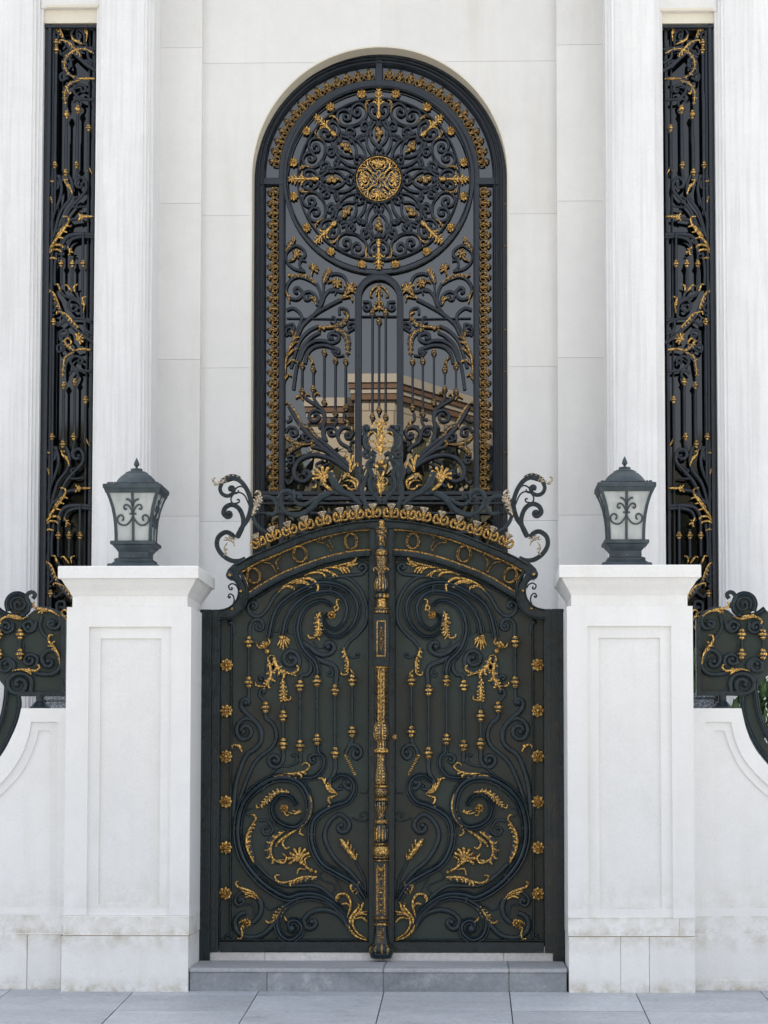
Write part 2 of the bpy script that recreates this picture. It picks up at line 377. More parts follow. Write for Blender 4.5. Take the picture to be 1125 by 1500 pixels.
def mirror_tree(o, parent=None, names=None):
    c = o.copy()
    if o.data:
        c.data = o.data.copy()
        me = c.data
        n = len(me.vertices); co = [0.0] * (3 * n); me.vertices.foreach_get('co', co)
        for i in range(0, 3 * n, 3): co[i] = -co[i]
        me.vertices.foreach_set('co', co); me.flip_normals(); me.update()
    COL.objects.link(c); c.parent = parent
    if parent is not None:
        c.location.x = -o.location.x
        c.rotation_euler = (o.rotation_euler.x, -o.rotation_euler.y, -o.rotation_euler.z)
    for ch in list(o.children): mirror_tree(ch, c)
    return c
# ================================================================ GATE
YG = .66
G = Plane(YG); px = 1 / G.s
XC = X(559.3, YG, 1100)                                    # meeting line of the two leaves
zb = Z(1394, YG)
leaf = thing('gate_leaf', 'left leaf of the dark iron double gate, the one carrying the tall gilded meeting post', 'gate leaf', (XC - 1.4, YG, zb), 'leaves of the ornate iron double gate')
LM = [GOLD, IRON]
def xz(p, pl=G): return pl.xz(p)
# --- frame: stiles, rails, arch bar, frieze mouldings, scrolled shoulder
mb = MB()
def bx(a, b, c, d_, y0, y1, mi=0): mb.box(X(a, YG, (c + d_) / 2), X(b, YG, (c + d_) / 2), y0, y1, Z(d_, YG), Z(c, YG), mi, .004)
bx(310.5, 322, 893, 1394, YG - .045, YG + .03)
bx(313.5, 318.5, 897, 1390, YG - .057, YG - .045)
bx(322, 541.5, 1379.5, 1394, YG - .04, YG + .03)
bx(541.5, 558.9, 768, 1394, YG - .04, YG + .03)
bx(543.5, 549, 770, 1384, YG - .052, YG - .04)
ARCH_O = [(558.9, 761.5), (530, 763.5), (500, 768), (464, 776), (436, 785), (409, 796), (386, 805), (364, 815), (345, 826)]
ARCH_M = [(558.9, 768.5), (530, 770.5), (500, 775), (466, 783), (438, 792), (412, 803), (389, 812.5), (367, 822.5), (347, 834)]
ARCH_U = [(544, 811), (514, 813.5), (477, 822), (446, 832.5), (415, 845), (388, 860), (362, 876)]
bar(mb, G, ARCH_M, 13.5, 'f', .075, -.03)
bar(mb, G, [(x, y - 5) for x, y in ARCH_M], 3, 'r', .03, .045)
bar(mb, G, [(x, y + 5.2) for x, y in ARCH_M[:-1]], 2.5, 'r', .02, .045)
bar(mb, G, ARCH_U, 10, 'f', .07, -.03)
bar(mb, G, [(x + .6, y + 3.2) for x, y in ARCH_U], 3.2, 'r', .02, .04)
sh_o = [(347, 824), (341, 829), (335, 835), (332.3, 841), (333, 847), (337.5, 850.5), (343, 850.5), (347, 854), (350, 862), (350.5, 870), (348, 879), (342, 887), (333, 892.5), (322, 895)]
sh_i = [(322, 905), (338, 905), (350, 899), (359, 890), (364, 880), (363, 868), (357, 855), (350, 842), (356, 832)]
mb.plate([xz(p) for p in sh_o + sh_i], YG - .05, YG + .03)
bar(mb, G, sh_o[6:], 2.6, 'r', .02, .05)
bar(mb, G, [(363, 880), (359, 890), (350, 900), (338, 906), (322, 908)], 3.2, 'r', .02, .05)
bar(mb, G, [(352, 838), (357.5, 848), (361.5, 858), (363, 868), (362, 874)], 4.5, 'r', .03, .045)
x_, z_ = xz((338, 843)); mb.ball((x_, YG - .05, z_), 6.2 * px, 0, sy=.5)
# inner line frame and rosette strip bar
for a in ([(322.6, 909), (321.8, 1376)], [(339.5, 914), (337.2, 1374)], [(541, 816), (541, 1376)]): bar(mb, G, a, 3.4 if a[0][0] > 330 else 2.6, 'r', .025, -.012)
bar(mb, G, [(321.8, 1376.5), (541, 1376.5)], 3, 'r', .025, -.012)
bar(mb, G, [(541, 819.5), (514, 822), (480, 830), (449, 840), (415, 854), (388, 869), (364, 884)], 2.6, 'r', .02, -.008)
frame = mb.build('leaf_frame', IRON, leaf)
# --- backing sheet
mb = MB()
mb.plate([xz(p) for p in [(318, 1386), (318, 900), (352, 892), (362, 872), (350, 838), (386, 812), (436, 790), (500, 774), (546, 770), (546, 1386)]], YG + .012, YG + .02)
mb.build('back_panel', PANEL, leaf)
def scr(reg, w, prof, pts, sp=None, taper=(1, 1), d=-.012, name='scroll', par=None, pl=G, mat=IRON, n2=None, eye=True):
    b = MB(); a, b0, s = REG[reg]
    bar(b, pl, q(reg, pts), w * (1.13 if w > 4 else 1), prof, None, d, taper, (q(reg, [sp[0]])[0], sp[1]) if sp else None, eye)
    return b.build(name, mat, par or leaf)
d1 = lambda l: [(u + 1031, v) for u, v in l]
B = [
 ('E1', 5.5, 'r', [(432, 1440), (425, 1320), (450, 1230), (520, 1195), (590, 1215), (615, 1280)], ((555, 1290), 1.1)),
 ('E1', 5.5, 'r', [(830, 815), (760, 890), (715, 970), (650, 1075), (560, 1150), (470, 1140), (410, 1070), (400, 1000), (450, 955)], ((480, 1010), .8)),
 ('E1', 9.5, 'g', [(690, 1440), (715, 1300), (750, 1160), (830, 1010), (950, 900), (1125, 790), (1231, 740), (1381, 690), (1531, 690), (1700, 740), (1840, 850), (1910, 1000), (1890, 1180), (1800, 1330), (1660, 1430), (1530, 1420), (1430, 1340), (1380, 1230), (1390, 1130)], None, (1, .4)),
 ('E1', 9.5, 'g', [(880, 1390), (920, 1210), (1010, 1050), (1125, 930), (1260, 850), (1430, 810), (1570, 810), (1690, 880), (1760, 1000), (1755, 1130), (1700, 1260), (1590, 1335), (1490, 1280), (1450, 1180), (1500, 1110)], None, (1, .4)),
 ('E2', 9.5, 'g', [(330, 1950), (325, 1860), (290, 1770), (210, 1690), (130, 1590), (75, 1450), (55, 1320), (85, 1160), (170, 1030), (310, 950), (440, 945), (520, 1010)], None, (1, .6)),
 ('E4', 7, 'r', [(130, 200), (240, 275), (300, 330), (400, 370), (500, 350), (560, 280), (540, 220)], ((480, 250), .6)),
 ('E4', 2.5, 'r', [(265, 180), (330, 265), (420, 275)], None),
 ('E4', 6, 'r', [(180, 390), (235, 470), (235, 570), (190, 640), (110, 655), (95, 720)], None),
 ('E4', 7, 'r', [(280, 400), (430, 470), (540, 510), (590, 590), (585, 700), (578, 790)], None),
 ('E4', 4, 'r', [(400, 450), (490, 520), (540, 600)], ((490, 625), .8)),
 ('G1', 5, 'r', [(720, 640), (860, 622), (950, 690), (992, 790), (990, 890), (940, 960), (885, 1010), (868, 1045)], None),
 ('E2', 5, 'r', [(640, 600), (800, 585), (930, 570), (1005, 500)], ((935, 480), .8)),
 ('E4', 3.5, 'r', [(750, 380), (830, 410), (890, 390)], ((870, 365), .6)),
 ('E3', 7, 'r', [(205, 2600), (212, 2360), (225, 2220), (250, 2090), (290, 1960), (340, 1830), (400, 1730), (500, 1660), (570, 1580), (590, 1480), (580, 1400), (520, 1300), (430, 1215), (350, 1140), (312, 1070), (325, 1000), (385, 975)], ((378, 1022), .6)),
 ('E3', 4.5, 'r', [(412, 800), (410, 960), (385, 985)], None),
 ('E3', 6.5, 'r', [(585, 1480), (560, 1370), (500, 1290), (420, 1245), (330, 1260), (260, 1330), (245, 1420), (290, 1510), (360, 1530)], ((355, 1410), .9)),
 ('E3', 6, 'r', [(645, 1140), (655, 1240), (740, 1310), (790, 1420), (790, 1530), (730, 1640), (620, 1730), (540, 1800), (470, 1900), (400, 2050), (350, 2180), (310, 2300), (260, 2480)], None),
 ('E3', 5, 'r', [(645, 1010), (580, 950), (560, 890), (590, 840)], ((615, 875), .5)),
 ('E3', 4.5, 'r', [(590, 850), (620, 770), (640, 720)], ((585, 695), .8)),
 ('E3', 6.5, 'r', [(900, 610), (1000, 605), (1080, 560), (1110, 460), (1070, 350), (980, 315), (900, 370)], ((1000, 430), .9)),
 ('E1', 3, 'r', [(740, 1310), (750, 1350), (790, 1362), (840, 1350)], None),
 ('E1', 3, 'r', [(950, 1300), (960, 1360), (1010, 1392), (1060, 1375), (1080, 1330)], None),
 ('E5', 6, 'r', [(885, 250), (885, 400), (850, 480), (775, 510), (700, 460), (690, 390), (740, 345)], ((775, 410), .7)),
 ('E5', 4, 'r', [(1115, 260), (1115, 370), (1060, 450), (950, 490), (840, 500), (700, 610), (610, 680)], None),
 ('E5', 4, 'r', [(1070, 430), (1075, 370), (1040, 325)], ((1030, 345), .7)),
 ('G2', 12.5, 'g', [(890, 1270), (840, 1170), (760, 1100), (680, 1065), (590, 1065), (520, 1082), (430, 1040), (340, 965), (265, 860), (232, 740), (238, 620), (275, 520), (355, 440), (450, 395), (550, 400), (615, 450), (645, 540), (630, 620), (570, 675), (495, 665), (440, 620), (428, 555), (470, 500), (530, 500), (570, 550)], None, (.6, .55)),
 ('G2', 5.5, 'r', [(860, 1200), (780, 1090), (690, 1020), (590, 1015), (490, 1012), (400, 955), (335, 890)], None),
 ('G2', 10.5, 'g', [(965, 1090), (900, 1000), (800, 940), (720, 890), (672, 810), (655, 720), (670, 640), (720, 590), (790, 555), (860, 530), (897, 480), (900, 430), (870, 390), (820, 380), (775, 410)], None, (1, .7)),
 ('E6', 6.5, 'r', [(568, 370), (572, 520), (545, 620), (500, 690), (490, 750)], None),
 ('E6', 6, 'r', [(845, 740), (820, 790), (750, 800), (695, 750)], ((735, 722), .5)),
 ('E6', 4.5, 'r', [(490, 740), (540, 810), (620, 810)], ((640, 770), .4)),
 ('G2', 6.5, 'r', [(960, 1040), (880, 940), (800, 870), (745, 780), (733, 710), (765, 640), (820, 605), (868, 640)], ((830, 675), .8)),
 ('E8', 4, 'r', [(885, 800), (860, 560), (760, 350)], None),
 ('G2', 9.5, 'g', [(880, 1260), (840, 1180), (760, 1110), (660, 1080), (570, 1095), (505, 1135), (470, 1190), (458, 1250), (485, 1310), (540, 1330), (590, 1295)], ((545, 1255), .8)),
 ('E8', 7, 'r', [(640, 1110), (560, 1010), (430, 950), (310, 945), (200, 985), (130, 1060), (140, 1140), (200, 1175), (260, 1140)], ((225, 1095), .5)),
 ('E7', 7.5, 'r', [(760, 1010), (660, 1130), (560, 1230), (450, 1275), (320, 1270), (225, 1200), (200, 1100), (245, 1010), (330, 975)], None),
 ('E7', 7.5, 'r', [(420, 1100), (500, 1010), (520, 900), (490, 800)], None),
 ('E7', 5, 'r', [(290, 720), (220, 770), (200, 840), (240, 890), (300, 860)], ((265, 830), .6)),
 ('E7', 3, 'r', [(335, 890), (380, 862), (430, 900), (440, 1000)], None),
 ('E7', 3, 'r', [(560, 830), (585, 910), (640, 940), (740, 880)], None),
 ('G2', 4.5, 'r', [(350, 640), (400, 640), (435, 690)], ((392, 690), .8)),
 ('E6', 2.6, 'r', [(1040, 1150), (1000, 1225), (940, 1245), (800, 1200)], None),
 ('E6', 2.6, 'r', [(1040, 1180), (980, 1120), (920, 1140)], ((940, 1175), .5)),
 ('E6', 2.2, 'r', [(1030, 800), (1000, 855), (920, 860)], None),
 ('E8', 2.4, 'r', [(350, 480), (318, 520), (340, 570), (420, 605), (500, 640), (505, 690), (470, 735)], None),
 ('E8', 2.4, 'r', [(170, 715), (180, 770), (250, 795), (340, 805), (375, 860), (340, 915), (260, 920)], None),
 ('E8', 2.4, 'r', [(480, 520), (540, 610), (600, 710)], None),
 ('E6', 8, 'g', [(335, 190), (345, 300), (405, 370), (415, 470), (370, 570), (280, 640), (130, 655)], None),
 ('E6', 5.5, 'r', [(390, 350), (290, 330), (215, 370), (230, 440)], ((265, 405), .5)),
 ('E6', 5.5, 'r', [(90, 260), (95, 430)], None),
 ('E6', 5.5, 'r', [(805, 60), (800, 150), (750, 240), (715, 320)], None),
 ('E6', 6, 'r', [(720, 300), (770, 215), (850, 200), (920, 260), (920, 340), (870, 390)], ((868, 310), .6)),
 ('E1', 4.5, 'r', [(210, 1400), (205, 1290), (180, 1230)], ((158, 1240), .6)),
 ('E7', 4.5, 'r', [(150, 1180), (150, 1270), (125, 1290)], ((110, 1258), .6)),
 ('E5', 2.4, 'r', [(480, 1075), (410, 1085), (385, 1140), (440, 1190)], None),
]
for i, e in enumerate(B):
    scr(e[0], e[1], e[2], e[3], e[4], e[5] if len(e) > 5 else (1, 1), d=-.014 + (.006 if e[1] > 8 else .0) + (i % 3) * .0012)
# collars wrapped over the thick bars
for p, a, L_ in ((('G2', (232, 680)), 0, 13.5), (('G2', (655, 720)), 0, 12), (('G2', (340, 962)), 50, 13.5), (('G2', (572, 1092)), -80, 12), (('E1', (985, 1055)), 45, 11), (('E1', (1545, 790)), 95, 11), (('E1', (640, 690 + 1406 * 2)), 50, 13)):
    c = q(p[0], [p[1]])[0]; ca, sa = math.cos(R_(a)), math.sin(R_(a))
    if c[1] > 1400: continue
    mb = MB(); bar(mb, G, [(c[0] - ca * L_ / 2, c[1] + sa * L_ / 2), (c[0] + ca * L_ / 2, c[1] - sa * L_ / 2)], 2.2, 'f', .034, -.014); mb.build('bar_clip', IRON, leaf)
# --- balusters with gilded collars
def collar_mesh(pl, k=1.0, z0=0):
    mb = MB(); u = k / pl.s
    prof = [(2.6, 8.2), (3.2, 8.0), (3.4, 6.8), (4.4, 6.4), (4.5, 4.6), (4.2, 4.2), (4.9, 3.6), (5.2, 2.4), (6.4, 2.0), (7.1, .6), (7.1, -1.0), (6.2, -2.2), (5.0, -2.6), (4.7, -4.2), (4.9, -4.6), (4.6, -6.0), (3.6, -6.4), (3.4, -7.4), (2.4, -8.2)]
    mats = [0, 0, 1, 0, 0, 1, 1, 1, 0, 0, 0, 1, 1, 0, 0, 1, 0, 0]
    mb.lathe(0, 0, [(r * u, z * u) for r, z in prof], 14, mats + [0]); return mb
def bal(pl, par, x, y0, y1, beads, w=4.2, mats=(IRON, GOLD), k=1.0, name='baluster', nest=True):
    """one upright rod with collars at beads (px)"""
    b = MB(); xa = pl.xz((x, y0)); xb = pl.xz((x, y1)); r = w * .5 / pl.s
    b.lathe(xa[0], pl.Y - .02, [(r, xb[1]), (r, xa[1])], 10)
    if nest:
        o = b.build(name, mats[0], par)
    for by in beads:
        cx, cz = pl.xz((x, by))
        if nest:
            root = par
            while root.parent: root = root.parent
            cm = collar_mesh(pl, k); c = cm.build('collar', [mats[1], mats[0]], o, loc=(cx, pl.Y - .022, cz))
            c.location = Vector((cx, pl.Y - .022, cz)) - Vector(root.location)
            co = c.data
            for v in co.vertices: v.co += Vector((cx, pl.Y - .022, cz))
        else:
            cm = collar_mesh(pl, k); b.add([(vx + cx, vy + pl.Y - .022, vz + cz) for vx, vy, vz in cm.v], [], 0)
            o_ = len(b.v) - len(cm.v)
            for f, mi in zip(cm.f, cm.m): b.f.append(tuple(i + o_ for i in f)); b.m.append(1 if mi == 0 else 0)
    if not nest: o = b.build(name, list(mats), par)
    return o
for x, y0, y1, bs in ((364.8, 933, 1008, (940.8, 999.8)), (389.3, 1028, 1046, (1036.3,)), (415, 1032, 1098, (1049, 1089.7)), (439.6, 996, 1102, (1004.8, 1092.4)),
                      (464.7, 986, 1092, (997.9, 1083.3)), (490.9, 1002, 1112, (1011.2, 1103)), (516.2, 988, 1080, (996.8, 1072))):
    bal(G, leaf, x, y0, y1, bs)
# --- gilded ornament
def orn(name, items, par=None, pl=G, mats=None, d=.004):
    """items: ('s',reg,w,pts) stroke | ('c',reg,L,n,side,pts) comb | ('b',reg,r,pt) bead | ('f',reg,pt,ang,spread,R,n,w) fan"""
    mb = MB()
    for it in items:
        if it[0] == 's': stroke(mb, pl, q(it[1], it[3]), it[2], d)
        elif it[0] == 'c': comb(mb, pl, q(it[1], it[5]), it[2], it[3], it[4], d=d)
        elif it[0] == 'b':
            x, z = pl.xz(q(it[1], [it[3]])[0]); mb.ball((x, pl.Y - d - it[2] * .5 / pl.s, z), it[2] / pl.s, 0)
        elif it[0] == 'f': fan(mb, pl, q(it[1], [it[2]])[0], it[3], it[4], it[5], it[6], it[7], d)
    return mb.build(name, mats or LM, par or leaf)
S = lambda reg, w, pts: ('s', reg, w, pts)
GATE_GOLD = [
 ('acanthus_leaf', [S('E1', 3.2, [(825, 820), (890, 755), (960, 740), (1015, 775)]), S('E1', 3.4, [(850, 790), (940, 738), (1030, 755), (1045, 805)]),
   S('E1', 5, [(880, 745), (1010, 675), (1125, 640), (1240, 632), (1330, 680), (1372, 750), (1350, 825)]), S('E1', 4, [(1000, 700), (1130, 668), (1225, 700), (1285, 765)]), S('E1', 3.4, [(1040, 710), (1150, 690), (1230, 720), (1262, 765)]),
   S('E1', 4.6, [(1180, 590), (1300, 550), (1420, 560), (1480, 622)]), S('E1', 4.2, [(1350, 520), (1470, 515), (1560, 562), (1580, 612)]), S('E1', 3.6, [(1400, 520), (1540, 545), (1640, 605)]),
   S('E1', 4, [(1500, 485), (1620, 482), (1690, 515), (1712, 562)]), S('E1', 3.8, [(1600, 478), (1700, 490), (1765, 560)]), S('E1', 3.4, [(1660, 472), (1760, 490), (1805, 552)]),
   S('E1', 3.4, [(1460, 492), (1740, 432), (1860, 390), (1890, 330), (1850, 298), (1800, 310)]), S('E1', 3, [(1760, 440), (1840, 430), (1905, 345)]), S('E1', 3, [(1770, 452), (1850, 445), (1915, 425)]), S('E1', 2.6, [(1750, 455), (1800, 460), (1835, 475)])]),
 ('curled_leaf', [S('E2', 3, [(560, 1090), (615, 1040), (592, 970), (600, 925), (640, 922)]), S('E2', 2.6, [(575, 1070), (560, 1030), (590, 1000)]), S('E2', 2.6, [(600, 1080), (620, 1060), (615, 1020)])]),
 ('acanthus_leaf', [('c', 'E2', 8, 7, 0, [(365, 1090), (335, 1180), (345, 1290), (335, 1410)]), S('E2', 3, [(335, 1410), (270, 1450), (212, 1440), (200, 1400)]), S('E2', 2.6, [(320, 1420), (360, 1480)])]),
 ('shell_ornament', [S('E3', 3, [(872, 90), (845, 170), (815, 245)]), S('E3', 3, [(878, 100), (865, 200), (845, 285)]), S('E3', 3, [(885, 100), (890, 200), (890, 300)]), S('E3', 3, [(890, 110), (920, 200), (950, 275)]), S('E3', 3, [(895, 110), (940, 170), (975, 220)]), S('E3', 3, [(900, 110), (950, 150), (985, 180)]), ('b', 'E3', 4, (868, 130))]),
 ('horned_mask_ornament', [S('E3', 3, [(515, 192), (550, 265), (610, 270)]), S('E3', 3, [(678, 125), (705, 200), (670, 245)]), ('b', 'E3', 3.2, (618, 210)), ('b', 'E3', 3.2, (658, 215)), ('b', 'E3', 3.2, (592, 245)), ('b', 'E3', 3.6, (636, 258)), ('b', 'E3', 4, (672, 325)), S('E3', 3.6, [(655, 290), (660, 350)]),
   S('E3', 3.2, [(700, 375), (760, 385), (775, 450), (735, 505), (690, 470), (680, 410), (710, 378)]), ('c', 'E3', 9, 4, 0, [(690, 440), (715, 570), (710, 690), (640, 810)]), S('E3', 3.2, [(650, 800), (570, 800), (508, 780), (515, 742)]), S('E3', 3, [(640, 800), (618, 855)]),
   ('c', 'E3', 9, 4, 0, [(750, 410), (825, 560), (930, 650)]), S('E3', 3.6, [(860, 560), (960, 625), (1060, 605), (1102, 550), (1070, 510)]), S('E3', 3, [(950, 620), (1070, 655)])]),
 ('acanthus_leaf', [('c', 'E3', 7.5, 6, 0, [(880, 700), (888, 800), (890, 900), (892, 1005)]), S('E3', 3, [(905, 960), (960, 992), (1000, 962), (980, 935)])]),
 ('acanthus_leaf', [('c', 'E4', 7.5, 6, -1, [(690, 270), (705, 350), (745, 450), (758, 600)]), S('E4', 3.4, [(758, 590), (725, 640), (665, 640), (655, 600)]), S('E4', 3, [(770, 560), (835, 635)])]),
 ('curled_leaf', [S('E5', 3.6, [(195, 250), (190, 210), (235, 198), (290, 230), (325, 295)]), S('E5', 3.4, [(250, 200), (300, 210), (295, 250)])]),
 ('acanthus_leaf', [('c', 'G2', 9.5, 7, -1, [(400, 408), (480, 375), (560, 368), (625, 348)]), S('G2', 3.2, [(560, 372), (622, 350), (645, 325), (622, 304), (602, 318)])]),
 ('acanthus_leaf', [('c', 'G2', 8.5, 8, -1, [(625, 458), (655, 520), (652, 590), (605, 685)]), S('G2', 3.2, [(598, 680), (588, 710), (615, 728)])]),
 ('acanthus_leaf', [('c', 'G2', 6.5, 9, 0, [(530, 475), (460, 475), (400, 518), (360, 560)]), S('G2', 3, [(360, 560), (342, 566), (338, 548)])]),
 ('acanthus_leaf', [('c', 'G2', 8.5, 8, -1, [(322, 880), (285, 800), (285, 720), (322, 645)]), S('G2', 3, [(315, 660), (335, 630), (325, 607), (308, 608)])]),
 ('curled_leaf', [S('G2', 3, [(520, 590), (560, 600), (600, 585)]), S('G2', 3, [(545, 580), (575, 590), (590, 575)]), S('G2', 2.8, [(500, 590), (510, 610), (525, 605)])]),
 ('acanthus_leaf', [S('G2', 5, [(590, 680), (525, 720), (465, 765), (450, 790)]), ('c', 'G2', 8.5, 7, -1, [(500, 700), (440, 750), (420, 810), (440, 865), (500, 865)]), S('G2', 3.4, [(520, 725), (490, 765), (505, 800), (530, 792)]), S('G2', 3.6, [(440, 868), (490, 885), (512, 855), (492, 830)])]),
 ('shell_ornament', [('f', 'G2', (597, 880), 118, 112, 21, 7, 3.6), S('G2', 4, [(590, 870), (630, 910), (665, 932)]), ('b', 'G2', 3, (655, 925)), ('b', 'G2', 2.6, (680, 935)), S('G2', 3, [(632, 905), (618, 865), (650, 843)]), S('G2', 3, [(625, 922), (585, 918), (574, 952)])]),
 ('acanthus_leaf', [('c', 'G2', 9, 6, 1, [(690, 965), (600, 968), (520, 1000)]), S('G2', 3.6, [(600, 970), (500, 998), (455, 985), (446, 958), (472, 955)])]),
 ('acanthus_leaf', [S('E6', 4, [(605, 862), (500, 840), (450, 760), (420, 690), (385, 655), (342, 660)]), S('E6', 3.2, [(560, 850), (490, 790), (470, 715)]), S('E6', 3, [(590, 850), (520, 800), (500, 735)]), S('E6', 3, [(430, 720), (440, 650)]), S('E6', 3.6, [(605, 880), (540, 905), (480, 925), (485, 975), (518, 1012)]), S('E6', 3.2, [(500, 1020), (475, 1058)]), S('E6', 3, [(520, 905), (525, 940)])]),
 ('rope_twist', [S('E6', 2.4, [(690 + i * 13.5, 350 + i * 26 + (i > 5) * 2), (730 + i * 13, 335 + i * 26)]) for i in range(11)]),
 ('flower_bud', [S('E8', 8, [(570, 75), (640, 170), (760, 325)]), S('E8', 7, [(590, 80), (620, 130), (670, 200)])] + [S('E8', 3, [(640 + i * 38, 180 + i * 48), (575 + i * 40, 140 + i * 52)]) for i in range(4)] + [S('E8', 3, [(660 + i * 36, 190 + i * 45), (665 + i * 36, 80 + i * 58)]) for i in range(4)]),
 ('acanthus_spray', [S('E8', 5.5, [(900, 1312), (770, 1265), (690, 1170), (690, 1060), (750, 965), (800, 900), (785, 855)]), S('E8', 4.5, [(890, 1290), (780, 1220), (725, 1130), (740, 1030), (820, 980), (905, 958)]), S('E8', 3.4, [(740, 1000), (820, 950), (855, 845)]), S('E8', 4, [(740, 1050), (840, 1035), (905, 1090)]), S('E8', 3.2, [(750, 1000), (850, 990), (900, 1000)]), S('E8', 3, [(770, 960), (830, 920), (830, 870)]),
   S('E8', 4.4, [(645, 1130), (660, 1020), (695, 900), (690, 820), (640, 752), (560, 750), (518, 800), (540, 862)]), S('E8', 3.4, [(680, 900), (650, 860), (590, 870)]), S('E8', 3.4, [(692, 840), (665, 770), (615, 735)]), S('E8', 3.2, [(560, 770), (535, 810)]), S('E8', 4, [(735, 745), (698, 670), (712, 628), (742, 645)]), S('E8', 3.2, [(720, 715), (765, 680), (802, 598)]), S('E8', 3, [(755, 750), (815, 695)]), S('E8', 3.4, [(655, 1140), (660, 1080), (640, 1050)])]),
 ('acanthus_leaf', [S('E7', 4.4, [(495, 805), (430, 730), (330, 690), (240, 660), (210, 610), (238, 588)]), S('E7', 3.4, [(470, 780), (400, 740), (320, 720), (275, 705)]), S('E7', 3.8, [(465, 805), (390, 770), (325, 792)]), S('E7', 3, [(370, 745), (330, 750), (320, 725)])]),
 ('curled_leaf', [S('E7', 3.4, [(315, 1110), (278, 1160), (292, 1230), (275, 1290), (232, 1285)]), S('E7', 3, [(290, 1130), (310, 1150), (300, 1175)]), S('E7', 2.8, [(335, 1050), (285, 1080), (250, 1105)])]),
 ('acanthus_leaf', [('c', 'E7', 7, 5, 0, [(830, 880), (750, 970), (690, 1050)]), S('E7', 3.6, [(700, 1040), (650, 1090), (600, 1092), (576, 1062)]), S('E7', 3, [(805, 1020), (825, 1060), (858, 1080)])]),
]
for nme, items in GATE_GOLD: orn(nme, items)
def place_ros(me_o, pos, par):
    c = me_o.copy(); COL.objects.link(c); c.parent = par
    root = par
    while root.parent: root = root.parent
    c.location = Vector(pos) - Vector(root.location); return c
def ros_set(pl, R, pts, par, n=8, double=False, mats=(GOLD, IRON), d=.012, name='rosette'):
    first = None
    for p in pts:
        x, z = pl.xz(p); pos = (x, pl.Y - d, z)
        if first is None: first = rosette(pl, R, n, double).build(name, list(mats), par, loc=(0, 0, 0)); root = par
        else: first = first.copy(); COL.objects.link(first); first.parent = par
        r = par
        while r.parent: r = r.parent
        first.location = Vector(pos) - Vector(r.location)
ros_set(G, 9.8, [(332, 974.5), (331.8, 1041.3), (331.2, 1108.2), (330.9, 1174.3), (330.7, 1241.4), (330.3, 1308.6)], leaf, 8, True)
ros_set(G, 6.5, [(486, 901), (416.6, 1183.9), (362, 1351.4)], leaf, 8, True, name='flower_boss')
# --- frieze: gilded rope border, rings and bucrania
mb = MB()
def rope(mb, pl, pts, w, d, mi=0):
    ps = smooth(pts, .7); xs = [pl.xz(p) for p in ps]
    mb.sweep(xs, [w * .5 / pl.s * (1 + .35 * math.sin(i * 1.9)) for i in range(len(xs))], ROUND, pl.Y - d, [w * .5 / pl.s * (1 + .3 * math.sin(i * 1.9)) for i in range(len(xs))], mi)
rope(mb, G, [(543.8, 776.5), (514, 778.5), (478, 786), (450, 795), (420, 807), (390, 819.5), (372, 828), (354, 839)], 3, .03)
rope(mb, G, [(543.8, 806), (514, 808.5), (477, 817), (446, 827.5), (414, 840), (388, 854), (364, 869)], 3.4, .03)
stroke(mb, G, [(544, 776), (544, 806.5)], 2.6, .03, blunt=1)
stroke(mb, G, [(354, 839), (360, 848), (363, 858), (363.5, 868.5)], 2.8, .03, blunt=1)
mb.build('frieze_border', [GOLD, IRON], leaf)
for (u, v, rx, ry, rot) in ((330, 617, 10.2, 11.5, 25), (602, 492, 10.6, 12, 10), (902, 415, 10, 11.5, 5)):
    c = q('G1', [(u, v)])[0]; mb = MB()
    for k, (dr, dd) in enumerate(((0, 0), (-2.0, 1))):
        pts = []
        for i in range(25):
            a = 2 * math.pi * i / 24; x_ = math.cos(a) * (rx + dr - dd * .3); y_ = math.sin(a) * (ry + dr * .4); cr, sr = math.cos(R_(-rot)), math.sin(R_(-rot))
            pts.append((c[0] + x_ * cr - y_ * sr, c[1] + x_ * sr + y_ * cr))
        xs = [G.xz(p) for p in pts]; mb.sweep(xs, [1.2 * px] * 25, ROUND, YG - .012, .022, 0)
    mb.build('ring_ornament', [GOLDW, IRON], leaf)
for (ox, oy, rot) in ((398.8, 824, 0), (477, 794, 10)):
    o = [(-10, 0), (-1, 2), (5, 8), (8.5, 15), (11, 10), (8, 0), (14, -8), (12, -12), (6, -8), (-2, -4), (-10, -2)]
    cr, sr = math.cos(R_(-rot)), math.sin(R_(-rot)); mb = MB()
    pts = smooth([(ox + a * cr - b_ * sr - 2, oy + a * sr + b_ * cr) for a, b_ in [(o_[0] + (0 if o_ else 0), o_[1]) for o_ in o]], 1.2)
    mb.sweep([G.xz(p) for p in pts], [1.0 * px] * len(pts), ROUND, YG - .012, .022, 0)
    mb.build('ox_head_ornament', [GOLDW, IRON], leaf)
for p in ((338.2, 843.5), (354, 867), (341.5, 893.2)):
    mb = MB(); x_, z_ = G.xz(p); mb.ball((x_, YG - .068, z_), 2.4 * px, 0); mb.build('stud', GOLD, leaf)
# shoulder wire scrolls
scr('E1', 2.2, 'r', [(265, 770), (235, 720), (180, 700), (135, 735), (150, 775)], ((175, 760), .5), d=-.02, name='wire_scroll')
scr('E1', 2.2, 'r', [(190, 1000), (212, 930), (195, 860), (150, 840), (128, 880)], ((152, 880), .5), d=-.02, name='wire_scroll')
